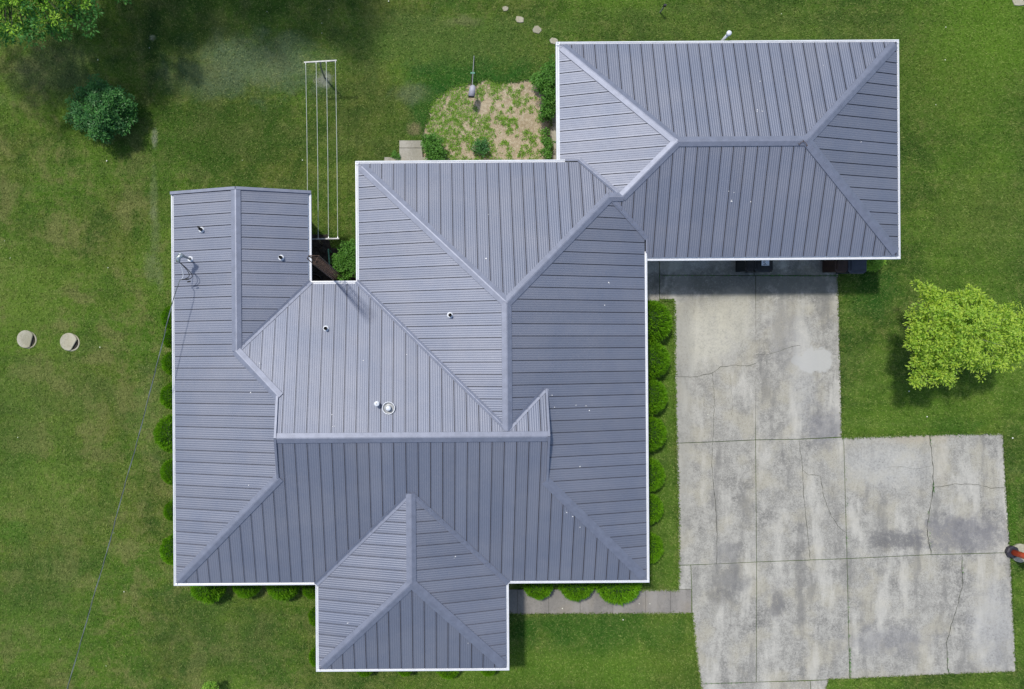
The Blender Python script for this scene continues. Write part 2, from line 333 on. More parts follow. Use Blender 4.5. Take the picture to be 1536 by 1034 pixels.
SL = [
 [(989, 370), (1130, 370), (1131, 413.5), (989, 413)],
 [(1130, 370), (1257, 370), (1257, 414), (1131, 413.5)],
 [(940, 370), (989, 370), (989, 413), (989, 452), (940, 452)],
 [(989, 413), (1133, 413.5), (1134, 545), (1133, 660), (1068, 663), (1014, 665), (1013, 610), (1011, 545), (1010, 450), (989, 449)],
 [(1133, 413.5), (1257, 414), (1260, 530), (1263, 655.5), (1198, 659), (1133, 660)],
 [(1014, 665), (1068, 663), (1133, 660), (1134.5, 843), (1075, 846), (1017, 848), (1017, 770)],
 [(1133, 660), (1198, 659), (1265, 656), (1270, 838), (1215, 840), (1134.5, 843)],
 [(1265, 656), (1393, 651.5), (1504, 649.5), (1508.5, 732), (1515, 829), (1396, 832), (1270, 838)],
 [(1036, 847.5), (1134.5, 843), (1134, 1023), (1050, 1026), (1042, 970), (1038, 925), (1037.5, 884)],
 [(1134.5, 843), (1270, 838), (1274, 1018.5), (1134, 1023)],
 [(1270, 838), (1396, 832), (1442, 831), (1515, 829), (1520, 930), (1524, 1008), (1422, 1012), (1274, 1018.5)],
 [(1017, 848), (1036, 847.5), (1037.5, 884), (1017, 884)],
 [(1050, 1026), (1134, 1023), (1215, 1021), (1217, 1075), (1052, 1075)],
 [(1215, 1021), (1243, 1019.5), (1232, 1075), (1217, 1075)]]
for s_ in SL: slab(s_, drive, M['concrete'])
# soil and moss showing in the joints
dj = prism('joint_dirt', [(v[0] - drive.location.x, v[1] - drive.location.y) for v in
     [G(a, b) for a, b in ((989, 372), (1257, 372), (1263, 656), (1504, 650), (1524, 1008), (1274, 1018), (1230, 1070), (1053, 1070), (1050, 1026), (1037, 884), (1017, 884), (1010, 450), (989, 450))]], -.12, -.004, M['crack'], drive)
def ribbon(mbx, pts, wd, z, off=Vector((0, 0, 0)), jit=.018, step=.12, seed=0):
    P = [G(a, b, 0) for a, b in pts]; Q = []
    for a, b in zip(P, P[1:]):
        n = max(1, int((b - a).length / step))
        for i in range(n): Q.append(a.lerp(b, i / n))
    Q.append(P[-1]); r_ = random.Random(seed); v = []
    for i, q in enumerate(Q):
        d = (Q[min(i + 1, len(Q) - 1)] - Q[max(i - 1, 0)]).normalized(); nrm = Vector((-d.y, d.x, 0))
        q = q + nrm * r_.uniform(-jit, jit); ww = wd * r_.uniform(.45, 1.35)
        v += [q + nrm * ww / 2, q - nrm * ww / 2]
    v = [(p.x - off.x, p.y - off.y, z) for p in v]
    mbx.add(v, [(2 * i + 1, 2 * i + 3, 2 * i + 2, 2 * i) for i in range(len(Q) - 1)])
CR = [([(1013, 565), (1040, 566), (1068, 560), (1080, 551), (1100, 548), (1120, 549), (1133, 545)], .018),
      ([(1068, 560), (1071, 600), (1070, 645), (1068, 663)], .017), ([(1068, 664), (1067, 700), (1073, 760), (1075, 800), (1074, 846)], .02),
      ([(1198, 660), (1203, 701), (1204, 736), (1208, 776), (1211, 807), (1215, 839)], .018),
      ([(1203, 704), (1212, 712), (1230, 714), (1235, 746), (1246, 774), (1256, 789), (1268, 799)], .019),
      ([(1393, 652), (1399, 700), (1399, 733), (1393, 771), (1389, 792), (1396, 831)], .03),
      ([(1399, 731), (1415, 729), (1431, 726), (1466, 727), (1484, 732), (1509, 732)], .02),
      ([(1442, 832), (1443, 875), (1436, 907), (1426, 937), (1419, 965), (1420, 995), (1422, 1011)], .028),
      ([(1133, 532), (1152, 532), (1175, 524), (1190, 519), (1200, 518)], .014), ([(1395, 700), (1372, 704), (1352, 700), (1330, 701)], .009),
      ([(1095, 565), (1098, 600), (1097, 630)], .006), ([(1246, 776), (1262, 771), (1269, 768)], .009)]
for i, (pts, wd) in enumerate(CR):
    mbx = MB(); ribbon(mbx, pts, wd * .8, .0335, drive.location, seed=i); mbx.build('crack', M['crack'], drive)

# sidewalk to the front porch
walk = empty('sidewalk', G(900, 900)); tag(walk, 'narrow concrete sidewalk from the driveway to the porch', 'sidewalk', kind='structure')
xs = [735, 776, 823, 870, 919, 968, 1005.5, 1037]
for a, b in zip(xs, xs[1:]): slab([(a, 884), (b, 884), (b, 920.5), (a, 922)], walk, M['walk'], .03, 'paving_slab', .004)
slab([(1017, 884.5), (1037.3, 884.5), (1037.3, 884.4 + .3), (1017, 885)], walk, M['walk']) if False else None
edge = empty('edge_path', G(829, 200)); tag(edge, 'tan strip of bare path along the garage wall', 'path', kind='structure')
for a, b in ((150, 184), (184, 213), (213, 246)): slab([(823, a), (842, a), (842, b), (824, b)], edge, M['pad'], .03, 'paving_slab')

# garden bed
bed_px = [(642, 168), (656, 146), (680, 129), (718, 123), (762, 123), (797, 121), (812, 130), (820, 150), (824, 180), (825, 200), (826, 250), (632, 250), (634, 222), (637, 192)]
bed_poly = []
for i in range(len(bed_px)):
    a = G(*bed_px[i]); b = G(*bed_px[(i + 1) % len(bed_px)])
    for k in range(6):
        p = a.lerp(b, k / 6); n = noise.noise(p * 1.7) * .22; bed_poly.append((p.x + n, p.y + noise.noise(p * 1.9 + Vector((9, 0, 0))) * .2))
bed = prism('garden_bed', bed_poly, -.05, .012, M['bed']); tag(bed, 'dry bare garden bed speckled with weeds behind the house', 'garden bed', kind='structure')
court_px = [(430, 352), (492, 352), (497, 372), (540, 372), (540, 440), (430, 440)]
court = prism('courtyard_soil', [tuple(G(a, b)[:2]) for a, b in court_px], -.05, .010, M['soil_dark']); tag(court, 'dark shaded soil of the small courtyard', 'soil', kind='structure')
rr = random.Random(3)
for (a, b, s_) in ((474, 368, 5), (484, 375, 6), (476, 383, 6), (487, 388, 5), (470, 393, 5), (480, 398, 6), (490, 402, 5), (472, 405, 5), (483, 410, 6)):
    n = 6; pl = []
    c = G(a, b)
    for k in range(n):
        t = 2 * math.pi * k / n + rr.uniform(-.2, .2); r_ = s_ * .026 * rr.uniform(.75, 1.05); pl.append((c.x + r_ * math.cos(t), c.y + r_ * math.sin(t)))
    prism('flagstone', pl, 0, .035, M['stone'], court, .006)

# ------------------------------------------------------------------ the house
T = .278; TH = R(.4)
ZM, ZG = 2.8, 2.6
W, E, N, S, N2, W2, WE, WN = -8.887, 7.72, 2.547, -8.06, 6.727, -2.445, -3.997, 5.62
RM = (N + S) / 2; RX = -6.442; gW, gE, R2 = -4.95, 3.95, 2.637
PW, PE, PS, PX = -3.94, 2.807, -11.094, -.566
PY = S + (PX - PW); PJ = PS + (PX - PW)
gx0, gx1, gy0, gy1 = 4.623, 16.70, 3.197, 10.925; gR = (gy0 + gy1) / 2; gh = (gy1 - gy0) / 2
house = empty('house', (0, 0, 0), TH)
tag(house, 'sprawling single-storey house with blue-grey ribbed metal roof and white gutters', 'house')
def loc(px, py, z):            # photographed point at height z, in the house's own axes
    p = G(px, py, z); c, s_ = math.cos(-TH), math.sin(-TH); return Vector((p.x * c - p.y * s_, p.x * s_ + p.y * c, z))
# facet: eave axis ('x' = rises along x), eave coordinate, direction, eave height, outline, a seam seen at this pixel
F = {
 'A': ('x', W, 1, ZM, [(W, S), (W, WN), (RX, WN), (RX, N - (RX - W)), (gW, N - (gW - W)), (gW, S + (gW - W))], (262, 307.3)),
 'B': ('x', WE, -1, ZM, [(WE, N), (WE, WN), (RX, WN), (RX, N - (WE - RX))], (462, 306.5)),
 'C': ('y', N, -1, ZM, [(WE, N), (W2, N), (R2, N - (R2 - W2)), (gE, N - (E - gE)), (gE, RM), (gW, RM), (gW, N - (gW - W)), (RX, N - (RX - W))], (468.7, 428)),
 'D': ('y', S, 1, ZM, [(W, S), (gW, S + (gW - W)), (gW, RM), (gE, RM), (gE, S + (E - gE)), (E, S), (PE, S), (PX, PY), (PW, S)], (402.6, 875)),
 'E': ('x', E, -1, ZM, [(E, S), (gE, S + (E - gE)), (gE, RM), (R2, RM), (R2, N2 - (E - R2)), (6.315, 5.322), (E, 3.916)], (968, 363.8)),
 'F': ('x', W2, 1, ZM, [(W2, N), (W2, N2), (R2, N2 - (R2 - W2)), (R2, N - (R2 - W2))], (540, 281.4)),
 'G': ('y', N2, -1, ZM, [(W2, N2), (5.342, N2), (6.747, 5.322), (6.315, 5.322), (R2, N2 - (E - R2))], (555.5, 243)),
 'H': ('x', gx0, 1, ZG, [(gx0, gy1), (gx0 + gh, gR), (6.747, 5.321), (5.342, N2), (gx0, N2)], (839, 93)),
 'I': ('y', gy1, -1, ZG, [(gx0, gy1), (gx1, gy1), (gx1 - gh, gR), (gx0 + gh, gR)], (857.3, 66)),
 'J': ('x', gx1, -1, ZG, [(gx1, gy0), (gx1, gy1), (gx1 - gh, gR)], (1345, 77.4)),
 'K': ('y', gy0, 1, ZG, [(E, gy0), (gx1, gy0), (gx1 - gh, gR), (gx0 + gh, gR), (6.747, 5.321), (6.315, 5.322), (E, 3.916)], (996.8, 387)),
 'P': ('x', PW, 1, ZM, [(PW, S), (PX, PY), (PX, PJ), (PW, PS)], (479, 898)),
 'Q': ('x', PE, -1, ZM, [(PE, S), (PX, PY), (PX, PJ), (PE, PS)], (758, 877.6)),
 'S': ('y', PS, 1, ZM, [(PW, PS), (PX, PJ), (PE, PS)], (497.7, 1004)),
}
def hz(k, x, y):
    ax, e, d, z0 = F[k][:4]; return z0 + T * d * ((x if ax == 'x' else y) - e)
PWD = .406
prof = [(.020, .0), (.022, .034), (.036, .034), (.041, .012), (.072, .010)]
for i in range(4):
    a = .072 + i * .075; prof += [(a + .018, .010), (a + .034, .0155), (a + .050, .0155), (a + .068, .010)]
prof += [(.406, .010)]
seams = []; panels = []
for k, (ax, e, d, z0, poly, sp) in F.items():
    P2 = [((p[1], (p[0] - e) * d) if ax == 'x' else (p[0], (p[1] - e) * d)) for p in poly]     # (u along the eave, v up the slope)
    dp = []; vv_ = [((p[0] if ax == 'x' else p[1]) - e) * d - .11 for p in poly]
    for i_ in range(len(poly)):
        a_, b_, va, vb = poly[i_], poly[(i_ + 1) % len(poly)], vv_[i_], vv_[(i_ + 1) % len(poly)]
        if va >= 0: dp.append(a_)
        if (va >= 0) != (vb >= 0): q_ = va / (va - vb); dp.append((a_[0] + (b_[0] - a_[0]) * q_, a_[1] + (b_[1] - a_[1]) * q_))
    deck = mob('roof_slope', [(p[0], p[1], hz(k, *p) - .004) for p in dp], [tuple(range(len(dp)))], M['deck'], house)
    us = [p[0] for p in P2]; u0, u1 = min(us), max(us); n = len(P2)
    def rng_v(u):
        u = min(max(u, u0 + 1e-4), u1 - 1e-4); vs = []
        for i in range(n):
            a, b = P2[i], P2[(i + 1) % n]
            if (a[0] <= u) != (b[0] <= u): vs.append(a[1] + (b[1] - a[1]) * (u - a[0]) / (b[0] - a[0]))
        return (min(vs), max(vs)) if vs else (0, 0)
    l = loc(sp[0], sp[1], z0 + .03); us0 = l.y if ax == 'x' else l.x
    j = math.floor((u0 - us0) / PWD); flip = (ax == 'x' and d > 0) or (ax == 'y' and d < 0)
    while us0 + j * PWD < u1:
        b = us0 + j * PWD - .024; j += 1
        smp = [(b + q, h) for q, h in prof]
        smp = [(u, h) for u, h in smp if u0 + .005 < u < u1 - .005]
        if len(smp) < 2: continue
        v = []
        for u, h in smp:
            a, c = rng_v(u); a = max(a, .105) if a < .11 else a + .0
            if c < a: c = a
            for vv in (a, c):
                x, y = ((e + d * vv, u) if ax == 'x' else (u, e + d * vv)); v.append((x, y, hz(k, x, y) + h + .004))
        area = sum(abs(v[2 * i + 1][0] - v[2 * i][0]) + abs(v[2 * i + 1][1] - v[2 * i][1]) for i in range(len(smp))) / len(smp) * (smp[-1][0] - smp[0][0])
        if area < 1e-3: continue
        f = [(2 * i, 2 * i + 1, 2 * i + 3, 2 * i + 2) if not flip else (2 * i, 2 * i + 2, 2 * i + 3, 2 * i + 1) for i in range(len(smp) - 1)]
        panels.append((area, v, f, deck))
panels.sort(key=lambda t: -t[0])
for a, v, f, dk in panels[:298]: mob('roof_panel', v, f, M['roof'], dk)
rest = MB()
for a, v, f, dk in panels[298:]: rest.add(v, f)
if rest.v: tag(rest.build('roof_panel_offcuts', M['roof'], house), kind='stuff')
print('panels', len(panels))

def cap(name, p0, p1, kl, kr, wd=.165, up=.052, crown=.012, ext=0.0, mat='cap'):
    p0 = Vector(p0 + (0,)) if len(p0) == 2 else Vector(p0); p1 = Vector(p1 + (0,)) if len(p1) == 2 else Vector(p1)
    d = (p1 - p0).normalized(); p0 = p0 - d * ext; p1 = p1 + d * ext; nr = Vector((-d.y, d.x, 0))
    v = []
    for p in (p0, p1):
        for s_, kk, dz in ((1, kl, .004), (1, kl, up), (.12, kl, up + crown), (-.12, kr, up + crown), (-1, kr, up), (-1, kr, .004)):
            q = p + nr * (s_ * wd); z = hz(kk, q.x, q.y) if kk else hz(kl or kr, q.x, q.y)
            v.append((q.x, q.y, z + dz))
    f = [(i, i + 6, i + 7, i + 1) for i in range(5)] + [(0, 1, 2, 3, 4, 5), (11, 10, 9, 8, 7, 6)]
    return mob(name, v, f, M[mat], house)
# for a line p0->p1 the facet on its left comes first
cap('ridge_cap', (RX, WN), (RX, N - (RX - W)), 'B', 'A')
cap('hip_cap', (RX, N - (RX - W)), (gW, N - (gW - W)), 'C', 'A', up=.056, ext=.05)
cap('hip_cap', (W + .24, S + .24), (gW, S + (gW - W)), 'A', 'D', ext=0.02)
cap('ridge_cap', (gW - .04, RM), (gE + .04, RM), 'C', 'D', up=.060)
cap('hip_cap', (gE, S + (E - gE)), (E - .24, S + .24), 'E', 'D', ext=.02)
cap('ridge_cap', (R2, N2 - (E - R2)), (R2, RM + .18), 'E', 'F', up=.056)
cap('hip_cap', (W2 + .24, N2 - .24), (R2, N2 - (R2 - W2)), 'G', 'F', ext=.02)
cap('hip_cap', (R2, N2 - (E - R2)), (6.315, 5.322), 'G', 'E', up=.053, ext=.03)
cap('ridge_cap', (6.28, 5.322), (6.79, 5.322), 'G', 'K', wd=.15, up=.06)
cap('hip_cap', (6.747, 5.321), (gx0 + gh, gR), 'H', 'K', ext=.03)
cap('ridge_cap', (gx0 + gh, gR), (gx1 - gh, gR), 'I', 'K', up=.057, ext=.02)
cap('hip_cap', (gx0 + .24, gy1 - .24), (gx0 + gh, gR), 'I', 'H', ext=.02)
cap('hip_cap', (gx1 - .24, gy1 - .24), (gx1 - gh, gR), 'J', 'I', ext=.02)
cap('hip_cap', (gx1 - gh, gR), (gx1 - .24, gy0 + .24), 'J', 'K', up=.054, ext=.02)
cap('ridge_cap', (PX, PY - .02), (PX, PJ), 'Q', 'P', up=.056)
cap('hip_cap', (PW + .24, PS + .24), (PX, PJ), 'P', 'S', ext=.02)
cap('hip_cap', (PX, PJ), (PE - .24, PS + .24), 'Q', 'S', up=.054, ext=.02)
for p0, p1, a, b in (((WE, N), (RX, N - (WE - RX)), 'C', 'B'), ((W2, N), (R2, N - (R2 - W2)), 'F', 'C'), ((R2, N - (R2 - W2)), (gE, N - (E - gE)), 'E', 'C'),
                     ((5.342, N2), (6.747, 5.322), 'H', 'G'), ((6.315, 5.322), (E, 3.916), 'K', 'E'), ((PW, S), (PX, PY), 'D', 'P'), ((PX, PY), (PE, S), 'D', 'Q')):
    cap('valley_flashing', p0, p1, a, b, wd=.085, up=.036, crown=-.014, ext=-.03)
# little vertical gablets at both ends of the long ridge, with rake trims
for gx, sgn, base in ((gW, -1, 'A'), (gE, 1, 'E')):
    yn, ys = (N - abs(gx - (W if sgn < 0 else E)), S + abs(gx - (W if sgn < 0 else E)))
    zt = hz('D', gx, RM); zb = hz(base, gx, 0)
    mb = MB(); mb.add([(gx, yn, zb), (gx, ys, zb), (gx, RM, zt), (gx - sgn * .05, yn, zb), (gx - sgn * .05, ys, zb), (gx - sgn * .05, RM, zt)], [(0, 1, 2), (5, 4, 3), (0, 2, 5, 3), (1, 4, 5, 2), (0, 3, 4, 1)])
    mb.build('gablet_wall', M['cap'], house)
    for y0, kk in ((yn, 'C'), (ys, 'D')):
        mb = MB(); mb.beam((gx + sgn * .035, y0, hz(kk, gx, y0) + .03), (gx + sgn * .035, RM, zt + .055), .075, .09); mb.build('rake_trim', M['cap'], house)
    mb = MB(); mb.beam((gx + sgn * .10, yn, hz(base, gx + sgn * .1, 0) + .022), (gx + sgn * .10, ys, hz(base, gx + sgn * .1, 0) + .022), .06, .02); mb.build('wall_flashing', M['cap'], house)
# gable end of the west wing
for kk, x0, x1 in (('A', W, RX), ('B', WE, RX)):
    mb = MB(); mb.beam((x0, WN + .02, ZM + .012), (x1, WN + .02, hz(kk, x1, 0) + .03), .10, .10); mb.build('rake_trim', M['cap'], house)
mb = MB(); mb.add([(W + .45, WN - .4, 2.4), (WE - .45, WN - .4, 2.4), (WE - .45, WN - .4, ZM + .11), (RX, WN - .4, hz('A', RX, 0) - .03), (W + .45, WN - .4, ZM + .11)], [(0, 1, 2, 3, 4)]); mb.build('gable_wall', M['siding'], house)
mb = MB(); mb.beam((E - .02, gy0 + .25, ZM - .06), (E - .02, 3.95, ZM - .06), .05, .16); mb.build('step_flashing', M['cap'], house)
mb = MB(); mb.beam((4.88, N2 - .03, ZM - .01), (5.36, N2 - .03, ZM - .01), .06, .05); mb.build('step_flashing', M['cap'], house)

# gutters: an open trough with a broad rolled lip
def gutter(p, q, nrm, z, dz=0.0):
    p = Vector((*p, z - .012 + dz)); q = Vector((*q, z - .012 + dz)); nv = Vector((*nrm, 0)); mb = MB()
    pr = [(0, -.10), (.0, 0), (.034, .004), (.040, -.016), (.085, -.030), (.105, -.03), (.112, .008), (.130, .012), (.130, -.10)]
    v = [c - nv * a + Vector((0, 0, b)) for c in (p, q) for a, b in pr]; n = len(pr)
    f = [(i, i + n, i + n + 1, i + 1) for i in range(n - 1)] + [tuple(range(n)), tuple(range(2 * n - 1, n - 1, -1)), (0, n - 1, 2 * n - 1, n)]
    mb.add(v, f); g = mb.build('gutter', M['white'], house)
    bm = bmesh.new(); bm.from_mesh(g.data); bmesh.ops.recalc_face_normals(bm, faces=bm.faces); bm.to_mesh(g.data); bm.free(); return g
gutter((W, S), (W, WN - .02), (-1, 0), ZM); gutter((WE, N - .12), (WE, WN - .02), (1, 0), ZM); gutter((WE - .13, N), (W2 + .13, N), (0, 1), ZM, .003)
gutter((W2, N), (W2, N2), (-1, 0), ZM); gutter((W2, N2), (4.88, N2), (0, 1), ZM, .003); gutter((E, S), (E, 3.50), (1, 0), ZM)
gutter((W, S), (PW, S), (0, -1), ZM, .003); gutter((PE, S), (E, S), (0, -1), ZM, .003); gutter((PW, S + .02), (PW, PS), (-1, 0), ZM); gutter((PE, S + .02), (PE, PS), (1, 0), ZM)
gutter((PW, PS), (PE, PS), (0, -1), ZM, .003)
gutter((gx0, N2 + .02), (gx0, gy1), (-1, 0), ZG); gutter((gx0, gy1), (gx1, gy1), (0, 1), ZG, .003); gutter((gx1, gy0), (gx1, gy1), (1, 0), ZG); gutter((E + .02, gy0), (gx1, gy0), (0, -1), ZG, .003)
# seams in the gutter runs
# soffits and walls
prism('soffit', [(W + .1, S + .1), (PW + .1, S + .1), (PW + .1, PS + .1), (PE - .1, PS + .1), (PE - .1, S + .1), (E - .1, S + .1), (E - .1, N2 - .1), (W2 + .1, N2 - .1), (W2 + .1, N - .1), (WE - .1, N - .1), (WE - .1, WN - .1), (W + .1, WN - .1)], 2.64, 2.70, M['soffit'], house)
prism('soffit', [(gx0 + .1, N2 + .01), (gx0 + .1, gy1 - .1), (gx1 - .1, gy1 - .1), (gx1 - .1, gy0 + .1), (E + .01, gy0 + .1), (E + .01, N2 + .01)], 2.44, 2.49, M['soffit'], house)
D_ = .5
def wall(x0, y0, x1, y1, z1=2.64, name='wall'):
    mb = MB(); mb.box(x0, y0, -.1, x1, y1, z1); return mb.build(name, M['siding'], house)
wall(W + D_, S + D_, E - D_, N - D_); wall(W + D_, N - D_ + .001, WE - D_, WN - .4); wall(W2 + D_, N - D_ + .001, E - D_, N2 - D_); wall(PW + D_, PS + D_, PE - D_, S + D_ - .001)
wall(E - D_ + .001, gy0 + D_, gx1 - D_, gy1 - D_, 2.44); wall(gx0 + D_, N2 - D_ + .001, E - D_, gy1 - D_, 2.44)
def window(x, y, nx, ny, wd=1.2, z=1.0, h=1.1, kind='window'):
    t = Vector((-ny, nx, 0)); n = Vector((nx, ny, 0)); c = Vector((x, y, 0)); mb = MB()
    for s_ in (-1, 1): mb.beam(c + t * s_ * wd / 2 + n * .03 + Vector((0, 0, z)), c + t * s_ * wd / 2 + n * .03 + Vector((0, 0, z + h)), .08, .08)
    for zz in (z, z + h): mb.beam(c - t * (wd / 2 + .04) + n * .032 + Vector((0, 0, zz)), c + t * (wd / 2 + .04) + n * .032 + Vector((0, 0, zz)), .08, .08)
    f = mb.build(kind, M['white'], house)
    mb = MB(); mb.beam(c - t * wd / 2 + n * .012 + Vector((0, 0, z + h / 2)), c + t * wd / 2 + n * .012 + Vector((0, 0, z + h / 2)), .02, h - .05)
    mb.build('pane' if kind == 'window' else 'panel', M['glass'] if kind == 'window' else M['white'], f)
for yy in (-6, -3, 0.3): window(W + D_, yy, -1, 0); window(E - D_, yy, 1, 0)
for xx in (-7, -5.2, 4.2, 6.2): window(xx, S + D_, 0, -1)
window(-1.8, PS + D_, 0, -1); window(.7, PS + D_, 0, -1); window(10, gy1 - D_, 0, 1, .9); window(3.2, N2 - D_, 0, 1)
for xx in (9.6, 12.6): window(xx, gy0 + D_, 0, -1, 2.5, .05, 2.1, 'garage_door')
window(-.6, N2 - D_, 0, 1, .9, .3, 2.0, 'door'); window(PE - D_, -9.3, 1, 0, .95, .25, 2.0, 'door')

# things growing out of the roof: parts of the house
def vent(px, py, k, r=.052, h=.22, ring=.105):
    z = 3.2
    for _ in range(6): p = loc(px, py, z); z = hz(k, p.x, p.y) + .02
    p = loc(px, py, z); mb = MB()
    mb.lathe([(ring, -.06), (ring, .028), (ring * .85, .045), (r + .006, .07), (r + .006, .0)], p, 20, 0)
    mb.lathe([(r, -.05), (r, h), (r - .012, h), (r - .012, h - .12), (.0, h - .12)], p, 18, 1)
    mb.build('vent_pipe', [M['white'], M['rubber']], house, True); return p
vent(422, 387, 'B'); vent(489, 493, 'C'); vent(675, 473, 'F')
p = vent(302.5, 345, 'A'); mb = MB(); mb.lathe([(.034, -.1), (.034, .08), (.02, .08), (.02, .05), (0, .05)], (p.x - .10, p.y + .09, p.z), 14); mb.build('vent_pipe', M['rubber'], house, True)
# flue with storm collar, and small capped pipe
z = 3.8
for _ in range(6): p = loc(583, 612, z); z = hz('C', p.x, p.y) + .02
mb = MB(); mb.lathe([(.20, -.06), (.205, .05), (.19, .083), (.182, .083), (.172, .066), (.10, .072), (.075, .10), (.07, .10)], p, 32); mb.build('flue_collar', M['steel_dull'], house, True)
mb = MB(); mb.lathe([(.188, .086), (.212, .086), (.212, .10), (.188, .10), (.188, .086)], p, 32, 0, False); mb.build('collar_rim', M['white'], house)
mb = MB(); mb.lathe([(.05, .02), (.05, .20), (.08, .205), (.085, .225), (.07, .24), (0, .245)], p, 24); mb.build('flue_cap', M['white'], house, True)
z = 3.8
for _ in range(6): p = loc(566, 605, z); z = hz('C', p.x, p.y) + .02
mb = MB(); mb.lathe([(.075, -.03), (.08, .04), (.05, .06), (.05, .24), (.085, .25), (.09, .30), (.06, .32), (.016, .325)], p, 20); mb.lathe([(.016, .326), (.0, .327)], p, 8, 1); mb.build('capped_pipe', [M['white'], M['rubber']], house, True)
# electric service mast with its weatherhead and drip loops
z = 3.0
for _ in range(6): mp = loc(286, 389, z); z = hz('A', mp.x, mp.y) + .02
mb = MB(); mb.lathe([(.10, -.05), (.105, .03), (.05, .075), (.05, 0)], mp, 20); mb.build('mast_flashing', M['white'], house, True)
tp = mp + Vector((-.02, .01, .78)); mb = MB(); mb.tube([mp, tp], .036, 12); mb.build('service_mast', M['steel_dull'], house, True)
mb = MB(); mb.tube([tp + Vector((.05, 0, -.02)), tp + Vector((-.05, -.02, .07)), tp + Vector((-.13, -.06, .03)), tp + Vector((-.15, -.19, -.03))], [.05, .07, .085, .07], 12)
mb.box(tp.x - .12, tp.y + .02, tp.z - .02, tp.x + .0, tp.y + .09, tp.z + .06); mb.build('weatherhead', M['steel'], house, True)
a0 = tp + Vector((-.12, -.20, -.05))
for i, (dx, dy, rad) in enumerate(((.26, -.33, .012), (.36, -.44, .012), (.05, -.30, .010))):
    mb = MB(); e_ = a0 + Vector((-.02, -.58, -.18))
    pts = [a0 + (e_ - a0) * t + Vector((dx * math.sin(math.pi * t) , dy * math.sin(math.pi * t) * .35, -.16 * math.sin(math.pi * t))) for t in [k / 14 for k in range(15)]]
    mb.tube(pts, rad, 6); mb.build('drip_loop', M['rubber'] if i < 2 else M['white'], house)
for dx, dy in ((.19, -.56), (.24, -.64)):
    mb = MB(); q = a0 + Vector((dx, dy, -.22)); mb.tube([q + Vector((-.05, -.006, 0)), q + Vector((.06, .012, 0))], .024, 8); mb.build('cable_connector', M['rubber'], house)
# white wall vent at the north side of the garage
g = loc(1090, 60, 2.6); mb = MB(); mb.tube([(g.x, gy1 - D_, 2.1), (g.x, gy1 + .05, 2.1), (g.x, gy1 + .16, 2.2), (g.x, gy1 + .17, 2.78)], .05, 10)
mb.lathe([(.05, 0), (.085, .01), (.09, .08), (.06, .11), (0, .12)], (g.x, gy1 + .17, 2.74), 16); mb.build('wall_vent', M['white'], house, True)
# droppings on the roof (flat splats)
mb = MB(); rr = random.Random(11)
for (px, py, k) in ((1097, 302, 'K'), (1093, 287, 'K'), (1126, 303, 'K'), (1101, 289, 'K'), (1235, 98, 'I'), (1292, 213, 'J'), (828, 593, 'E'), (832, 611, 'E'), (864, 608, 'E'), (879, 609, 'E'), (884, 616, 'E'), (913, 424, 'E'), (907, 458, 'E'), (870, 700, 'E'), (733, 322, 'G'), (729, 388, 'G'),
                    (499, 640, 'C'), (545, 541, 'C'), (610, 532, 'C'), (498, 622, 'C'), (389, 545, 'A'), (376, 589, 'A'), (373, 728, 'A'), (424, 722, 'D'), (521, 935, 'P'), (702, 965, 'S'), (850, 769, 'D'), (859, 775, 'D'), (870, 791, 'D'), (683, 835, 'Q'), (1143, 167, 'I'), (1136, 165, 'I'), (1140, 122, 'I')):
    z = 3.4
    for _ in range(5): p = loc(px, py, z); z = hz(k, p.x, p.y) + .025
    for q in range(rr.choice((1, 1, 2, 3))):
        cx, cy = p.x + rr.uniform(-.06, .06) * (q > 0), p.y + rr.uniform(-.06, .06) * (q > 0); r_ = rr.uniform(.012, .026) / (1 + .6 * q)
        mb.add([(x, y, hz(k, x, y) + .0265) for x, y in [(cx + r_ * math.cos(t), cy + r_ * math.sin(t)) for t in (0, 1.1, 2.2, 3.3, 4.4, 5.5)]], [(0, 1, 2, 3, 4, 5)])
tag(mb.build('roof_droppings', M['dropping'], house), kind='stuff')

# ------------------------------------------------------------------ foliage
def leaves(C, nrm_bias, size, n_per, rad, aspect=2.2, seed=0, spread_up=.3):
    """C (k,3) cluster centres; returns (V, F) of folded diamond leaves radiating from each centre"""
    g_ = np.random.default_rng(seed); k = len(C); n = k * n_per
    c = np.repeat(C, n_per, 0); d = g_.normal(size=(n, 3)); d[:, 2] = d[:, 2] * .6 + spread_up; d /= np.linalg.norm(d, axis=1)[:, None]
    r_ = rad * g_.uniform(.15, 1, n)[:, None]; base = c + d * r_
    up = g_.normal(size=(n, 3)) * .55 + np.array(nrm_bias); side = np.cross(d, up); side /= np.linalg.norm(side, axis=1)[:, None] + 1e-9
    L = size * g_.uniform(.6, 1.25, n)[:, None]; Wd = L / aspect
    v0 = base; v1 = base + d * L * .5 + side * Wd * .5; v2 = base + d * L - np.array([0, 0, 1]) * L * .15; v3 = base + d * L * .5 - side * Wd * .5
    V = np.stack([v0, v1, v2, v3], 1).reshape(-1, 3); F_ = np.arange(n * 4).reshape(-1, 4); return V, F_
def limbs(mb, base, top_pts, r0, seed=0, m=0):
    rr = random.Random(seed)
    for q in top_pts:
        q = Vector(q); b = Vector(base); mid = b.lerp(q, .45) + Vector((rr.uniform(-.15, .15), rr.uniform(-.15, .15), .15)) * (q - b).length * .4
        pts = [b.lerp(mid, t) if False else (b * (1 - t) ** 2 + mid * 2 * t * (1 - t) + q * t * t) for t in (0, .2, .4, .6, .8, 1)]
        mb.tube(pts, [r0 * (1 - .82 * t) for t in (0, .2, .4, .6, .8, 1)], 6, m, False)
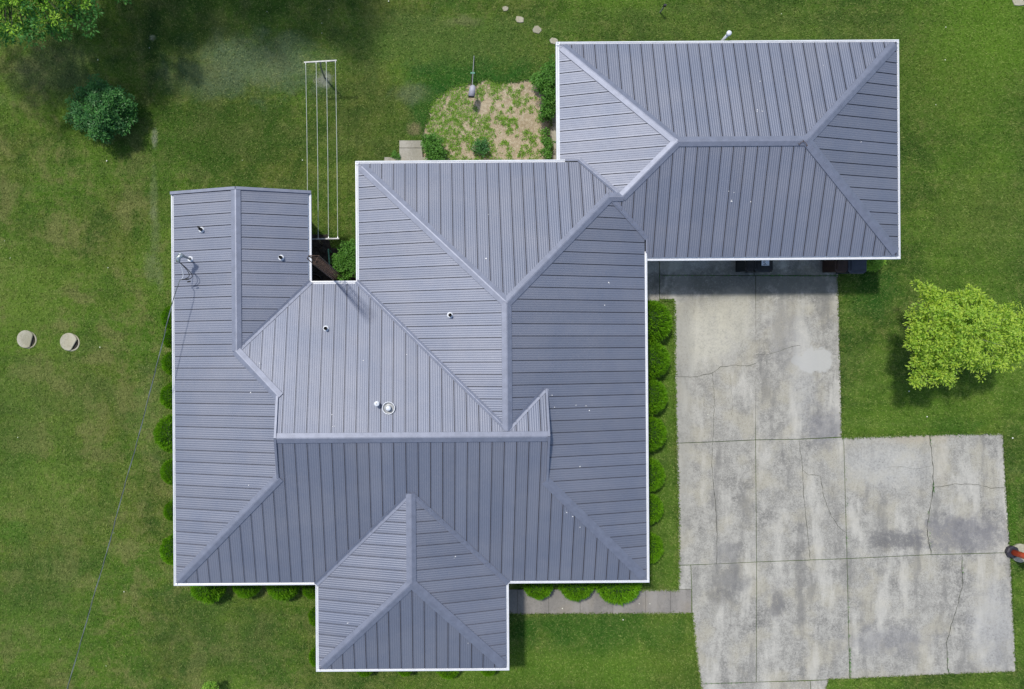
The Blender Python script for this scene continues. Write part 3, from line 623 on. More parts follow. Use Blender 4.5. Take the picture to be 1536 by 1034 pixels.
def tree(name, label, loc_, lobes, trunk_h, r0, leaf_mats, nclu, n_per, leaf, rad, seed, tipfrac=0, bark='bark', bias=(0, 0, 1), cat='tree', group=None, trunk_name='trunk'):
    o = empty(name, loc_); tag(o, label, cat, group); g_ = np.random.default_rng(seed)
    mb = MB(); mb.tube([(0, 0, -.1), (0.02, 0, trunk_h * .5), (-.02, .02, trunk_h)], [r0 * 1.3, r0, r0 * .8], 10); limbs(mb, (0, 0, trunk_h * .9), [(a[0], a[1], a[2] + a[3] * .3) for a in lobes], r0 * .6, seed)
    extra = []
    rr = random.Random(seed + 1)
    for a in lobes:
        for _ in range(4):
            e_ = (a[0] + rr.uniform(-.8, .8) * a[3], a[1] + rr.uniform(-.8, .8) * a[3], a[2] + rr.uniform(0, .8) * a[3]); limbs(mb, (a[0] * .5, a[1] * .5, (a[2] + trunk_h) / 2), [e_], r0 * .22, rr.random())
    mb.build(trunk_name, M[bark], o)
    C = []; tot = sum(a[3] ** 2 for a in lobes)
    for a in lobes:
        k = int(nclu * a[3] ** 2 / tot) + 1; d = g_.normal(size=(k, 3)); d /= np.linalg.norm(d, axis=1)[:, None]
        rr_ = a[3] * (g_.uniform(.35, 1.0, k) ** .6)[:, None]; d[:, 2] = d[:, 2] * .75
        C.append(np.array(a[:3]) + d * rr_ * (1 + .18 * g_.normal(size=(k, 1))))
    C = np.concatenate(C); V, F_ = leaves(C, bias, leaf, n_per, rad, seed=seed); k = len(C)
    if len(leaf_mats) > 1:
        zc = C[:, 2] + g_.normal(size=k) * .35; thr = np.quantile(zc, 1 - tipfrac); sel = np.repeat((zc > thr), n_per).astype(np.int32)
    else: sel = None
    big_mesh('crown', V, F_, [M[x] for x in leaf_mats], o, sel); return o
# young lime-green tree east of the driveway
def at(px, py, z): return G(px, py, z)
bt = G(1362, 492); lo = []
for px, py, z, r_ in ((1448, 500, 4.1, 1.0), (1410, 478, 3.6, .72), (1392, 440, 3.2, .40), (1400, 528, 3.4, .70), (1388, 548, 3.0, .42), (1413, 556, 3.2, .45), (1455, 460, 3.7, .62), (1500, 492, 3.8, .70), (1525, 505, 3.5, .55), (1476, 528, 3.5, .72), (1515, 535, 3.3, .55),
                      (1375, 507, 3.2, .36), (1452, 445, 3.4, .35), (1545, 490, 3.4, .5), (1430, 520, 3.9, .7), (1380, 570, 2.9, .26), (1378, 480, 3.1, .35), (1418, 566, 3.0, .27)):
    z *= .74; q = G(px, py, z) - bt; lo.append((q.x, q.y, z, r_ * 1.06))
tree('young_tree', 'small bright lime-green tree on the lawn east of the driveway', bt, lo, 1.2, .07, ['leaf_lime'], 700, 36, .11, .17, 21)
# large tree at the north-west corner of the picture
bt = G(75, -20); lo = []
for px, py, z, r_ in ((-40, -90, 6.5, 2.0), (30, -50, 6.2, 1.5), (100, -70, 5.8, 1.3), (20, 20, 5.4, .95), (75, 15, 5.2, .85), (125, 0, 5.0, .7), (128, 38, 4.7, .42), (90, 45, 4.8, .4), (15, 52, 4.9, .42), (50, 48, 5.0, .4), (-60, 20, 5.6, 1.2), (175, -22, 5.0, .55), (-120, -60, 6, 1.6), (0, -160, 6.6, 2.0), (110, -150, 6.2, 1.5)):
    z *= .74; q = G(px, py, z) - bt; lo.append((q.x, q.y, z, r_))
tree('maple_tree', 'large tree with yellow-green shoots at the far top left corner', bt, lo, 3.0, .16, ['leaf_mid', 'leaf_tip'], 1900, 18, .115, .15, 5, .66, 'bark_dark')
bt = Vector((-8.6, 17.6, 0)); lo = [(rr.uniform(-6.5, 3.6), rr.uniform(-1.6, 2.5), rr.uniform(7, 12), rr.uniform(.9, 1.5)) for _ in range(28)]
tree('shade_tree', 'tall tree just north of the frame whose shade falls on the back lawn', bt, lo, 3.4, .18, ['leaf_mid', 'leaf_tip'], 900, 20, .22, .30, 8, .2, 'bark_dark')
# rounded dark shrub on the north-west lawn
bt = G(166, 176); lo = []
for px, py, z, r_ in ((150, 165, 1.3, .70), (128, 178, .9, .45), (170, 150, 1.1, .48), (185, 160, .9, .42), (150, 192, 1.0, .50), (172, 183, .9, .48), (120, 160, .8, .38), (150, 135, .9, .42), (130, 142, .8, .30), (112, 175, .6, .26), (190, 172, .7, .3), (160, 203, .7, .26)):
    q = G(px, py, z) - bt; lo.append((q.x, q.y, z, r_))
tree('dark_bush', 'loose rounded dark green bush alone on the northwest lawn', bt, lo, .5, .05, ['leaf_dark'], 380, 40, .095, .16, 33, 0, 'bark_dark', cat='bush', trunk_name='stem')
def bush(name, label, px, py, lobes, mat, nclu, n_per, leaf, rad, seed, cat='bush', group=None):
    bt = G(px, py); lo = []
    for a, b, z, r_ in lobes: q = G(a, b, z) - bt; lo.append((q.x, q.y, z, r_))
    return tree(name, label, bt, lo, .25, .02, [mat], nclu, n_per, leaf, rad, seed, 0, 'bark_dark', cat=cat, trunk_name='stem', group=group)
bush('leafy_bush', 'leafy green bush filling the corner of the courtyard under the eave', 522, 404, ((520, 378, 1.1, .33), (512, 395, 1.2, .38), (528, 398, 1.2, .38), (516, 412, 1.1, .30), (530, 372, 1.0, .25), (530, 384, 1.2, .3)), 'leaf_bush', 300, 26, .08, .09, 41)
bush('climbing_bush', 'bright leafy bush against the west wall of the garage', 820, 130, ((822, 112, .9, .30), (818, 128, .9, .36), (828, 145, .9, .35), (805, 118, .6, .2), (825, 165, .7, .28), (817, 172, .5, .2), (822, 215, .5, .17), (820, 230, .45, .17), (818, 198, .4, .12), (830, 100, .8, .25)), 'leaf_bush', 320, 26, .085, .09, 42)
bush('corner_bush', 'dense leafy bush at the concrete back step', 650, 220, ((647, 208, .5, .26), (650, 222, .55, .34), (652, 234, .5, .32), (641, 218, .4, .22), (660, 232, .4, .22)), 'leaf_bush', 170, 26, .085, .09, 43)
bush('flowering_plant', 'small dark plant with tiny white flowers in the garden bed', 722, 222, ((720, 218, .35, .20), (725, 224, .35, .20), (714, 224, .25, .14), (727, 214, .25, .12)), 'leaf_dark', 70, 22, .06, .07, 44, 'plant')
bush('garage_bush', 'small light green bush behind the slate bin at the garage corner', 1306, 400, ((1305, 393, .7, .28), (1312, 397, .6, .22), (1300, 402, .6, .22), (1318, 392, .5, .16)), 'leaf_weed', 80, 24, .08, .08, 45)
bush('leafy_sprig', 'pale leafy twig poking in at the bottom edge left of the porch', 316, 1034, ((316, 1029, .8, .13), (312, 1034, .7, .15), (322, 1031, .7, .12), (308, 1030, .7, .08)), 'leaf_weed', 26, 14, .09, .06, 46, 'plant')
bush('seedling_plant', 'small green weed clump at the west end of the back step', 594, 232, ((592, 232, .25, .12), (596, 236, .25, .10)), 'leaf_bush', 20, 18, .06, .05, 47, 'plant')

# clipped evergreen shrubs: domes of short upright sprays
def shrub_mesh(seed, n=5200):
    g_ = np.random.default_rng(seed); d = g_.normal(size=(n, 3)); d[:, 2] = np.abs(d[:, 2]); d /= np.linalg.norm(d, axis=1)[:, None]
    lump = np.array([1 + .10 * noise.noise(Vector(x * 3.1) + Vector((seed, 0, 0))) + .05 * noise.noise(Vector(x * 8) + Vector((0, seed, 0))) for x in d])[:, None]
    P = d * lump * g_.uniform(.86, 1.0, n)[:, None]; dirv = d * .8 + g_.normal(size=(n, 3)) * .38 + np.array([0, 0, .35]); dirv /= np.linalg.norm(dirv, axis=1)[:, None]
    side = np.cross(dirv, g_.normal(size=(n, 3))); side /= np.linalg.norm(side, axis=1)[:, None]; L = g_.uniform(.08, .19, n)[:, None]; wv = L * .30
    V = np.stack([P - side * wv * .5, P + side * wv * .5, P + dirv * L], 1).reshape(-1, 3); F_ = np.arange(3 * n).reshape(-1, 3)
    bm = bmesh.new(); bmesh.ops.create_icosphere(bm, subdivisions=3, radius=.90); cv = np.array([v.co for v in bm.verts]); cv[:, 2] = np.maximum(cv[:, 2], -.55)
    cf = np.array([[v.index for v in f.verts] for f in bm.faces]); bm.free()
    mi = np.concatenate([np.zeros(len(F_)), np.ones(len(cf))]); F_ = np.concatenate([F_, cf + len(V)]); V = np.concatenate([V, cv])
    o = big_mesh('evergreen_shrub', V, F_, [M['leaf_shrub'], M['shrub_core']], None, mi); me = o.data; bpy.data.objects.remove(o); return me
SM = [shrub_mesh(i) for i in range(3)]
def shrub(px, py, r_, label, group, i, h=None):
    h = h or max(.62, r_ * 1.1); o = bpy.data.objects.new('evergreen_shrub', SM[i % 3]); COL.objects.link(o)
    p = G(px, py, h * .4); o.location = (p.x, p.y, h * .45); o.scale = (r_, r_, h); o.rotation_euler.z = i * 1.7
    tag(o, label, 'shrub', group); return o
GE = 'round evergreen shrubs along the driveway side of the house'
shrub(973, 483, .78, 'round shrub nearest the garage in the row beside the driveway, the largest there', GE, 0)
for i, (x, y, r_, lb) in enumerate(((972, 540, .72, 'second round shrub south of the garage along the driveway side'), (972, 595, .66, 'third round shrub from the garage along the driveway side wall'),
        (971, 650, .65, 'middle round shrub of the row, fourth from the garage'), (970, 711, .62, 'fifth round shrub from the garage, beside the cracked driveway slabs'),
        (969, 762, .58, 'second to last round shrub before the front corner of the driveway side'), (968, 820, .60, 'last round shrub of the driveway side, near the front corner'))): shrub(x, y, r_, lb, GE, i + 1)
GW = 'round evergreen shrubs peeping out along the west eave'
for i, (x, y, r_, lb) in enumerate(((264, 478, .48, 'northernmost shrub under the west gutter, crossed by the cable'), (262, 509, .36, 'small shrub just south of the cable crossing at the west gutter'), (264, 545, .46, 'shrub under the west gutter level with the two round concrete lids'),
        (263, 594, .50, 'middle-sized shrub just north of the biggest west one'), (263, 650, .70, 'biggest shrub along the west gutter, bulging furthest out'), (263, 707, .48, 'shrub directly south of the biggest west one'),
        (264, 765, .38, 'smallest sliver of shrub along the west gutter'), (265, 823, .56, 'southernmost shrub along the west gutter near the corner'))): shrub(x, y, r_, lb, GW, i)
GS = 'round evergreen shrubs along the front west of the porch'
for i, (x, y, r_, lb) in enumerate(((315, 874, .68, 'round shrub nearest the southwest house corner, in front of the wall'), (372, 873, .54, 'smaller shrub between two larger ones in front of the southwest wall'), (426, 873, .62, 'third shrub from the southwest corner, in front of the wall'),
        (470, 880, .38, 'small shrub tucked in the inner corner beside the porch gutter'))): shrub(x, y, r_, lb, GS, i)
GP = 'low shrubs peeping out round the porch'
for i, (x, y, r_, lb) in enumerate(((478, 922, .36, 'northern sliver of shrub at the west side of the porch'), (478, 982, .34, 'southern sliver of shrub at the west side of the porch'), (548, 996, .36, 'leftmost sliver of shrub in front of the porch gutter'),
        (608, 996, .34, 'second sliver of shrub from the left before the porch gutter'), (671, 996, .46, 'widest sliver of shrub before the porch gutter, right of its middle'), (731, 996, .34, 'rightmost sliver of shrub before the porch gutter'))): shrub(x, y, r_, lb, GP, i)
GF = 'round evergreen shrubs between the front wall and the sidewalk'
for i, (x, y, r_, lb) in enumerate(((806, 874, .56, 'round shrub beside the sidewalk nearest the porch, smallest of three'), (863, 872, .66, 'round shrub beside the sidewalk, middle one of three'), (925, 869, .84, 'largest round shrub overhanging the sidewalk, nearest the house corner'))): shrub(x, y, r_, lb, GF, i)

# ------------------------------------------------------------------ clothesline
def tpost(px0, py0, px1, py1, label, foot):
    z = 1.75; a = G(px0, py0, z); b = G(px1, py1, z); c = (a + b) / 2; f = Vector(foot) if foot else Vector((c.x, c.y, 0))
    o = empty('clothesline_post', (f.x, f.y, 0)); tag(o, label, 'clothesline post', 'clothesline posts'); L = o.location
    mb = MB(); d_ = (b - a).normalized(); nrm = Vector((-d_.y, d_.x, 0))
    mb.beam(a - L, b - L, .046, .045); mb.build('crossbar', M['steel_dull'], o)
    mb = MB(); mb.tube([(0, 0, -.1), (0, 0, 1.0), ((c.x - L.x) * .6, (c.y - L.y) * .6, 1.45), (c.x - L.x, c.y - L.y, z)], .035, 10); mb.build('post', M['steel_dull'], o, True)
    for t in (.05, .37, .68, .96):
        q = a.lerp(b, t) - L; mb = MB(); mb.tube([q + Vector((0, 0, .0)), q + Vector((0, -.07 if label.startswith('north') else .07, -.01))], .018, 6); mb.build('hook', M['steel'], o)
    return a, b
fn = G(487, 117); fs = G(483, 366)
a1, b1 = tpost(456, 94, 505, 91, 'northern clothesline post with white crossbar, standing out on the lawn', (fn.x, fn.y, 0)); a2, b2 = tpost(459, 359, 508.5, 358, 'southern clothesline post with crossbar, beside the dark courtyard', (fs.x, fs.y, 0))
for i, t in enumerate((.05, .37, .68, .96)):
    p = a1.lerp(b1, t); q = a2.lerp(b2, t); mb = MB()
    mb.tube([p.lerp(q, k / 12) - Vector((0, 0, .10 * math.sin(math.pi * k / 12))) - p for k in range(13)], .010, 5); o = mb.build('clothes_wire', M['wire']); o.location = p
    tag(o, ('westernmost of the four pale clothesline wires, partly over the wing roof edge', 'second clothesline wire from the west between the two posts', 'third clothesline wire from the west between the two posts', 'easternmost of the four pale clothesline wires')[i], 'wire', 'clothesline wires')

# ------------------------------------------------------------------ lattice tower in the courtyard
tb = Vector((-3.27, 2.74, 0)); tw = empty('lattice_tower', tb, TH); tag(tw, 'rusty brown triangular lattice tower rising above the courtyard gutter', 'tower')
ht = 7.0; leg = [(.17 * math.cos(t), .17 * math.sin(t)) for t in (R(-90), R(30), R(150))]
for x, y in leg: mb = MB(); mb.tube([(x, y, 0), (x, y, ht)], .017, 6); mb.build('tower_leg', M['rust'], tw)
k = 0; z = .1
while z < ht - .25:
    for i in range(3):
        a, b = leg[i], leg[(i + 1) % 3]; 
        if z > 2.2:
            mb = MB(); mb.tube([(a[0], a[1], z), (b[0], b[1], z + .32)], .009, 4); mb.build('brace', M['rust'], tw)
            mb = MB(); mb.tube([(b[0], b[1], z + .2), (a[0], a[1], z + .4)], .011, 4) if False else mb.tube([(a[0], a[1], z), (b[0], b[1], z)], .008, 4); mb.build('rung', M['rust'], tw)
    z += .32
mb = MB(); mb.tube([(leg[0][0], leg[0][1], ht), (-.16, -.02, ht + .22), (leg[2][0], leg[2][1], ht), (leg[1][0], leg[1][1], ht + .02), (leg[0][0], leg[0][1], ht)], .016, 5); mb.build('top_bracket', M['rust'], tw)
# green rail, dark tub
a = G(492.5, 374, .8); b = G(495, 407, .8); o = empty('green_rail', (a.x, (a.y + b.y) / 2, 0)); tag(o, 'thin green metal rail on short posts beside the courtyard bush', 'rail'); L = o.location
mb = MB(); mb.beam(a - L, b - L, .05, .04); mb.build('rail', M['greenpaint'], o)
for q in (a, b): q = q - L; mb = MB(); mb.beam((q.x, q.y, 0), (q.x, q.y, .78), .04, .04); mb.build('post', M['greenpaint'], o)
p = G(471, 424, .5); o = empty('round_tub', (p.x, p.y, 0)); tag(o, 'dark round tub half hidden at the southwest corner of the courtyard', 'tub')
mb = MB(); mb.lathe([(.26, 0), (.31, .5), (.33, .5), (.33, .53), (.30, .53), (.29, .42), (0, .42)], (0, 0, 0), 24); mb.build('body', M['black_plastic'], o, True)
mb = MB(); mb.lathe([(.285, .425), (0, .43)], (0, 0, 0), 20); mb.build('soil', M['soil_dark'], o)

# ------------------------------------------------------------------ tube feeder on a slanting pole above the garden bed
f0 = G(711, 86); o = empty('hanging_feeder', f0); tag(o, 'grey tube hanging on a thin slanting pole at the garden bed edge', 'feeder')
def rel(px, py, z): return G(px, py, z) - f0
mb = MB(); mb.tube([rel(711, 84, .0), rel(709.5, 109, .45), rel(708.5, 128, .75)], .016, 6); mb.build('pole', M['steel_dull'], o)
mb = MB(); mb.tube([rel(706, 130, .2), rel(708.5, 111, .45)], .018, 6); mb.build('stake', M['bark_dark'], o)
mb = MB(); mb.box(-.08, -.03, -.03, .08, .03, .03); c_ = mb.build('clamp', M['greenpaint'], o); c_.location = rel(709, 110, .47)
mb = MB(); mb.tube([rel(709.2, 128.5, .75), rel(709, 131, .75), rel(707, 145, .70)], [.07, .115, .13], 16); mb.build('tube', M['feeder'], o, True)
mb = MB(); mb.tube([rel(707.0, 144.6, .72), rel(706.8, 146.5, .71)], [.115, .105], 16); mb.build('opening', M['rubber'], o)

# ------------------------------------------------------------------ back step, stepping stones, lids, post
o = empty('back_step', G(616, 230)); tag(o, 'pale concrete back step of two slabs beside the leafy bush', 'step'); L = o.location
for a, b, zz in ((212, 223.5, .12), (224, 240, .16)):
    q = shrink([G(599, a), G(633.5, a), G(634.5, b), G(599, b)], .006); prism('step_slab', [(v.x - L.x, v.y - L.y) for v in q], 0, zz, M['pad'], o, .01)
q = [G(577, 238), G(657, 238), G(657, 252), G(577, 252)]; prism('landing', [(v.x - L.x, v.y - L.y) for v in q], 0, .2, M['pad'], o, .01)
rr = random.Random(5)
for (px, py, s_, lb) in ((758, 14, 4.5, 'smallest and northernmost pale stepping stone on the back lawn'), (779, 30, 6.5, 'pale stepping stone second from the top edge'), (806, 45, 6.5, 'pale tilted stepping stone nearest but one to the garage corner'), (831, 62, 6.5, 'pale stepping stone touching the northwest garage corner'), (1528, 3, 9, 'pale stone sunk in the grass at the top right corner')):
    c = G(px, py); pl = []
    for k in range(7): t = 2 * math.pi * k / 7 + rr.uniform(-.2, .2) + .4; r_ = s_ * .0259 * rr.uniform(.8, 1.15); pl.append((r_ * math.cos(t) * 1.1, r_ * math.sin(t) * .85))
    st = prism('stepping_stone', pl, -.05, .035, M['pale_stone'], None, .01); st.location = c; tag(st, lb, 'stepping stone', 'stepping stones behind the house')
for (px, py, ang, lb) in ((40.5, 509, -15, 'left one of the two round cut-off concrete lids on the west lawn'), (105, 513, -30, 'right one of the two round cut-off concrete lids on the west lawn')):
    o = empty('concrete_lid', G(px, py)); tag(o, lb, 'lid', 'round concrete lids on the west lawn')
    mb = MB(); mb.lathe([(.33, -.05), (.34, .02), (.33, .03), (.29, .03), (.28, -.0), (0, -.0)], (.05, -.03, 0), 28, 0); mb.build('collar', [M['pale_stone']], o)
    mb = MB(); mb.lathe([(.27, .004), (0, .008)], (.05, -.03, 0), 24); mb.build('pit_floor', M['soil_dark'], o)
    pl = [];  n = 30
    for k in range(n):
        t = 2 * math.pi * k / n; x, y = .335 * math.cos(t), .345 * math.sin(t); ca, sa = math.cos(R(ang)), math.sin(R(ang)); u = x * ca + y * sa
        if u > .235: x -= (u - .235) * ca; y -= (u - .235) * sa
        pl.append((x - .02, y))
    prism('lid', pl, .03, .085, M['pale_stone'], o, .015)
o = empty('marker_post', G(990, 19)); tag(o, 'short grey marker post standing in the north lawn', 'post')
mb = MB(); mb.tube([(0, 0, 0), (0, 0, .55)], .03, 8); mb.build('stake', M['steel_dull'], o); mb = MB(); mb.box(-.05, -.03, .5, .05, .03, .62); mb.build('cap', M['charcoal'], o)

# ------------------------------------------------------------------ wheelie bins at the garage doors
def bin_(px, label, body, lid, rear=None, wd=.66, y=3.36):
    p = G(px, 400, 1.0); o = empty('wheelie_bin', (p.x, y, .03)); tag(o, label, 'wheelie bin', 'wheelie bins in front of the garage'); h = .98; a = wd / 2
    mb = MB(); mb.add([(-a * .8, -.24, .06), (a * .8, -.24, .06), (a * .8, .26, .06), (-a * .8, .26, .06), (-a, -.31, h), (a, -.31, h), (a, .33, h), (-a, .33, h)], [(0, 3, 2, 1), (0, 1, 5, 4), (1, 2, 6, 5), (2, 3, 7, 6), (3, 0, 4, 7)]); mb.build('body', M[body], o)
    pl = [(-a - .02, -.24), (-a * .7, -.345), (a * .7, -.345), (a + .02, -.24), (a + .02, .37), (-a - .02, .37)]; l_ = prism('lid', pl, h, h + .05, M[lid], o, .02)
    mb = MB(); mb.box(-a * .75, -.22, h + .05, a * .75, .28, h + .075); mb.build('lid_panel', M[lid], l_)
    for sx in (-1, 1): mb = MB(); mb.tube([(sx * a * .72, .30, .12), (sx * a * .9, .30, .12)], .12, 14); mb.build('wheel', M['rubber'], o)
    mb = MB(); mb.tube([(-a * .8, .38, h - .02), (a * .8, .38, h - .02)], .016, 6); mb.build('handle', M['rubber'], o)
    return o
b1_ = bin_(1144.5, 'black wheelie bin with a white label on its lid, left under the garage eave', 'black_plastic', 'black_plastic')
lab = mob('label', [(-.12, -.10, 1.1085), (.17, -.10, 1.1085), (.17, .12, 1.1085), (-.12, .12, 1.1085)], [(0, 1, 2, 3)], M['label'], b1_)
fc = bpy.data.curves.new('letter', 'FONT'); fc.body = 'S.'; fc.size = .22; fc.extrude = .001; fo = bpy.data.objects.new('letter', fc); COL.objects.link(fo)
dg = bpy.context.evaluated_depsgraph_get(); me = bpy.data.meshes.new_from_object(fo.evaluated_get(dg)); bpy.data.objects.remove(fo)
me.materials.clear(); me.materials.append(M['ink']); lt = bpy.data.objects.new('lettering', me); COL.objects.link(lt); lt.parent = lab; lt.location = (-.06, -.075, 1.1105)
bin_(1285, 'dark slate-blue wheelie bin at the right end of the garage doors', 'navy_plastic', 'navy_plastic', y=3.31)
bin_(1261, 'narrow brown wheelie bin tight against the slate-blue bin', 'brown_plastic', 'brown_plastic', wd=.44, y=3.36)
bin_(1124, 'narrow black bin without label, tight left of the labelled bin', 'black_plastic', 'rubber', wd=.30, y=3.38)
# dark hedge tips are not seen here; right-edge red post on its base
p = G(1519.5, 828.5, .15); o = empty('red_post', (p.x, p.y, 0)); tag(o, 'orange-red upright tube rising from a black octagonal collar at the right edge', 'post')
mb = MB(); mb.lathe([(.36, -.05), (.36, .08), (.33, .10), (0, .10)], (.36, -.06, 0), 28); mb.build('concrete_base', M['pale_stone'], o)
mb = MB(); mb.lathe([(.235, .0), (.245, .16), (.20, .20), (.12, .20)], (0, 0, 0), 8); mb.build('collar', M['charcoal'], o)
mb = MB(); mb.tube([(0.0, 0, .1), (0.0, 0, 1.5)], .115, 20); mb.build('upright', M['orange'], o, True); mb = MB(); mb.lathe([(.118, 1.5), (.10, 1.55), (0, 1.58)], (0, 0, 0), 20); mb.build('cap', M['orange'], o, True)

# ------------------------------------------------------------------ overhead service cable: aluminium strand twisted with black ones
path = [(274, 407), (262, 440), (252, 478), (243, 518), (233.8, 553), (221, 603), (212.5, 638), (201, 681), (190, 716), (181, 751), (173.5, 779), (161, 827), (151, 860), (138, 902), (128, 940), (114, 988), (100.6, 1034), (85, 1090), (55, 1190)]
n = len(path); zz = [3.95 - 1.0 * math.sin(math.pi * min(1, i / (n * 1.15))) * .35 + 1.2 * (i / n) ** 3 for i in range(n)]
P = [G(a, b, z_) for (a, b), z_ in zip(path, zz)]; st_ = a0 + Vector((-.02, -.58, -.18)); st_ = Vector((st_.x * math.cos(TH) - st_.y * math.sin(TH), st_.x * math.sin(TH) + st_.y * math.cos(TH), st_.z)); P = [st_] + P
pole = Vector((P[-1].x - 3.4, P[-1].y - 12, 0)); P.append(Vector((pole.x, pole.y + .1, 6.6)))
dens = []
for i in range(len(P) - 1):
    k = max(2, int((P[i + 1] - P[i]).length / .09))
    for j in range(k): dens.append(P[i].lerp(P[i + 1], j / k))
for _ in range(30): dens = [dens[0]] + [(dens[i - 1] + dens[i + 1]) / 2 for i in range(1, len(dens) - 1)] + [dens[-1]]
o = empty('power_cable', P[0]); tag(o, 'thin twisted power cable sagging from the roof mast across the west lawn', 'cable')
for s_ in range(3):
    pts = []
    for i, q in enumerate(dens):
        t = i * .09 * 2 * math.pi / 1.3 + s_ * 2.09; pts.append(q - P[0] + Vector((math.cos(t) * .011, 0, math.sin(t) * .011)))
    mb = MB(); mb.tube(pts, .0068, 5); mb.build('strand', M['alu'] if s_ != 1 else M['rubber'], o)
o = empty('utility_pole', pole); tag(o, 'wooden utility pole far off the bottom left corner that carries the cable', 'pole')
mb = MB(); mb.tube([(0, 0, -.2), (0, 0, 8.2)], [.16, .11], 12); mb.build('pole', M['bark_dark'], o)
# twig lying at the end of the garage ridge
z = 3.75; q = loc(1203, 211, z); mb = MB()
for pts in ([(-.14, -.08, 0), (-.10, .02, .02), (.0, .05, .03), (.07, -.01, .02), (.14, -.09, 0)], [(.0, .05, .03), (-.02, .11, .01)], [(-.12, -.03, .01), (-.18, -.02, 0)], [(.1, -.05, .01), (.10, -.13, 0)]): mb.tube(pts, .009, 5)
o = mb.build('twig', M['rust']); o.location = (q.x, q.y, 3.75); tag(o, 'dark crooked twig lying where the garage ridge meets its hips', 'twig')

# ------------------------------------------------------------------ ground cover
def ground_pts(n, x0, x1, y0, y1): return np.stack([rng.uniform(x0, x1, n), rng.uniform(y0, y1, n)], 1)
def rot(poly): c, s_ = math.cos(TH), math.sin(TH); return [(x * c - y * s_, x * s_ + y * c) for x, y in poly]
foot = [rot([(W + D_, S + D_), (E - D_, S + D_), (E - D_, N2 - D_), (W2 + D_, N2 - D_), (W2 + D_, N - D_), (WE - D_, N - D_), (WE - D_, WN - .4), (W + D_, WN - .4)]),
        rot([(PW + D_, PS + D_), (PE - D_, PS + D_), (PE - D_, S), (PW + D_, S)]), rot([(gx0 + D_, gy0 + D_), (gx1 - D_, gy0 + D_), (gx1 - D_, gy1 - D_), (gx0 + D_, gy1 - D_)])]
stp = [tuple(G(a, b)[:2]) for a, b in ((599, 212), (634, 212), (634, 240), (599, 240))]
ex = foot + drive_polys + [stp, [tuple(G(a, b)[:2]) for a, b in court_px]]
for (a, b, r_) in ((758, 14, 4), (779, 30, 6), (806, 45, 6), (831, 62, 6), (1528, 3, 8), (40.5, 509, 14), (106, 513, 14), (1530, 830, 14)):
    c = G(a, b); ex.append([(c.x + r_ * .0259 * math.cos(t), c.y + r_ * .0259 * math.sin(t)) for t in [k * .628 for k in range(10)]])
P2 = ground_pts(760000, -18.2, 24.6, -14.8, 15.3); keep = ~inside(P2, bed_poly)
for pl in ex: keep &= ~inside(P2, pl)
# thinner where an eave keeps the ground in deep shade is left as it is
P2 = P2[keep]
fr = []; rr = random.Random(31)
edge_lines = [[(1257, 415), (1260, 530), (1263, 656), (1393, 651.5), (1504, 649.5), (1508.5, 732), (1515, 829), (1520, 930), (1524, 1008), (1422, 1012), (1274, 1018.5), (1243, 1019.5), (1232, 1060)], [(1011, 452), (1011, 545), (1014, 665), (1017, 770), (1017, 884), (980, 884), (940, 884)],
              [(763, 922), (900, 921.5), (1038, 920.5), (1042, 970), (1050, 1026), (1052, 1060)], [(989, 452), (1010, 450)], [(599, 238), (599, 212), (634, 212)]]
E_ = [[G(a, b) for a, b in l_] for l_ in edge_lines] + [[Vector((x, y, 0)) for x, y in bed_poly]]
for l_ in E_:
    for a, b in zip(l_, l_[1:]):
        for _ in range(int((b - a).length * 190)):
            q = a.lerp(b, rr.random()); wob = .045 * noise.noise(q * 3.1) + .02; fr.append((q.x + rr.gauss(0, .028) + wob * rr.choice((-1, 1)) * .5, q.y + rr.gauss(0, .028)))
fr = np.array(fr); nf = len(fr); P2 = np.concatenate([P2, fr]); n = len(P2); ang = rng.uniform(0, 2 * np.pi, n); L = rng.uniform(.04, .10, n); hh = rng.uniform(.015, .07, n); wv = rng.uniform(.007, .017, n)
dx, dy = np.cos(ang), np.sin(ang); z0 = np.zeros(n); z0[-nf:] = .03; hh[-nf:] += .035
v0 = np.stack([P2[:, 0] - dy * wv, P2[:, 1] + dx * wv, z0], 1); v1 = np.stack([P2[:, 0] + dy * wv, P2[:, 1] - dx * wv, z0], 1); v2 = np.stack([P2[:, 0] + dx * L, P2[:, 1] + dy * L, hh], 1)
V = np.stack([v0, v1, v2], 1).reshape(-1, 3); gr = big_mesh('grass', V, np.arange(3 * n).reshape(-1, 3), [M['blade']]); ta = gr.data.attributes.new('tint', 'FLOAT', 'POINT'); ta.data.foreach_set('value', np.repeat(rng.uniform(0, 1, n), 3).astype(np.float32)); tag(gr, 'short mown grass covering the lawn', 'grass', kind='stuff'); print('blades', n)
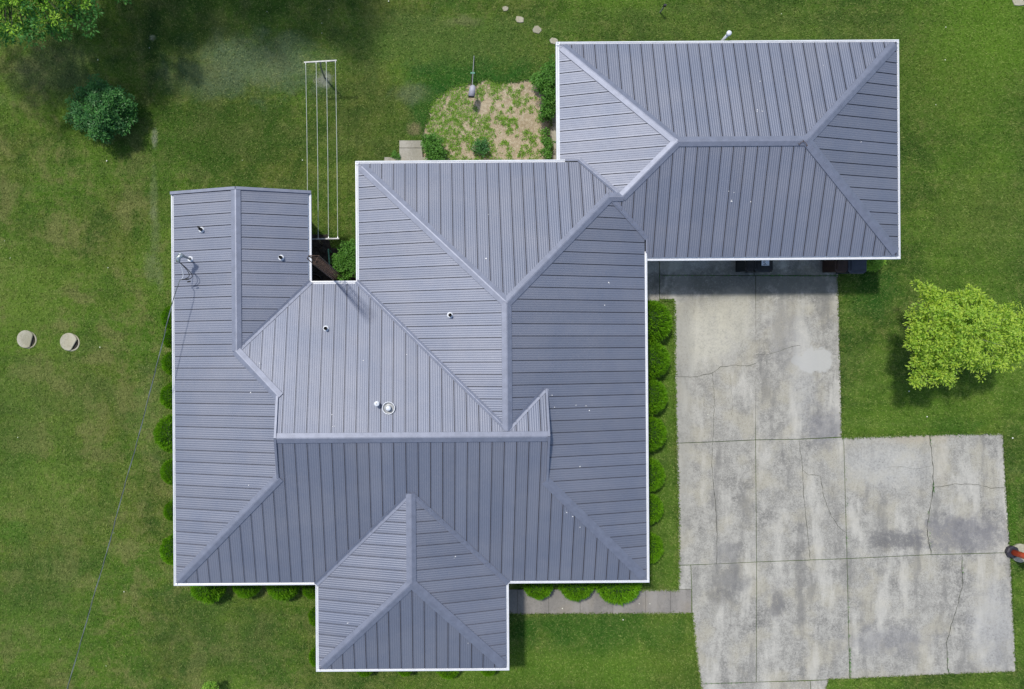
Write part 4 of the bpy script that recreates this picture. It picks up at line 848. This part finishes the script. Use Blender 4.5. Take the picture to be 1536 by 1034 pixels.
# weeds in the bed, thick towards its north-west
Pw = ground_pts(7000, 0, 5.0, 7.0, 11.0); Pw = Pw[inside(Pw, bed_poly)]
c0 = G(655, 150); c1 = G(825, 235); tt = ((Pw[:, 0] - c0.x) / (c1.x - c0.x)); 
nz = np.array([.7 * noise.noise(Vector((x * 1.6, y * 1.6, 0))) + .8 * noise.noise(Vector((x * 4.5, y * 4.5, 3))) for x, y in Pw]); Pw = Pw[nz > -.46 + tt * .70]
V, F_ = leaves(np.column_stack([Pw, np.full(len(Pw), .03)]), (0, 0, .9), .042, 9, .045, 1.8, 77, .5); wd_ = big_mesh('weeds', V, F_, [M['leaf_weed']]); tag(wd_, 'fresh green weeds sprouting across the dry garden bed', 'weeds', kind='stuff')
# grass growing in the driveway joints
pts = []
rr = random.Random(9)
for (a, b), (c, d_), m_ in (((1399, 724), (1399, 738), 26), ((1274, 972), (1274.5, 1016), 70), ((1394, 655), (1396, 665), 8), ((1443, 840), (1443, 860), 8), ((1135, 414), (1257, 414), 110), ((989, 414), (1133, 414), 40), ((1420, 975), (1421, 1005), 14), ((1050, 1025), (1120, 1023), 22), ((1392, 765), (1395, 830), 16), ((1271, 840), (1273, 960), 26), ((1268, 700), (1270, 830), 22)):
    for _ in range(m_): t = rr.random(); q = G(a + (c - a) * t, b + (d_ - b) * t); pts.append((q.x + rr.gauss(0, .015), q.y + rr.gauss(0, .015), .02))
V, F_ = leaves(np.array(pts), (0, 0, 1), .035, 8, .022, 2.5, 78, .8); jg = big_mesh('joint_grass', V, F_, [M['leaf_mid']]); tag(jg, 'tufts of grass growing in the driveway joints', 'grass', kind='stuff')
# white petals and clover heads
mb = MB(); rr = random.Random(12); spots = [(401, 19), (494, 16), (483, 36), (483, 51), (148, 91), (454, 241), (161, 242), (364, 241), (8, 362), (163, 402), (1171, 22), (1417, 42), (1416, 91), (1402, 158), (172, 799), (28, 656), (151, 521), (91, 958), (187, 887), (160, 998), (934, 929), (1389, 625), (1362, 587), (1517, 657), (1508, 778), (958, 905), (974, 905), (843, 912), (225, 73), (583, 3)]
for _ in range(6): spots.append((rr.uniform(0, 1536), rr.uniform(0, 1034)))
for (a, b) in spots:
    c = G(a, b); s_ = rr.uniform(.014, .030)
    mb.add([(c.x + s_ * rr.uniform(.7, 1.2) * math.cos(t), c.y + s_ * math.sin(t), .065 + .01 * math.cos(t)) for t in (0, 1.25, 2.5, 3.8, 5.0)], [(0, 1, 2, 3, 4)])
tag(mb.build('petals', M['petal']), 'tiny white petals and clover heads scattered over the lawn', 'petals', kind='stuff')
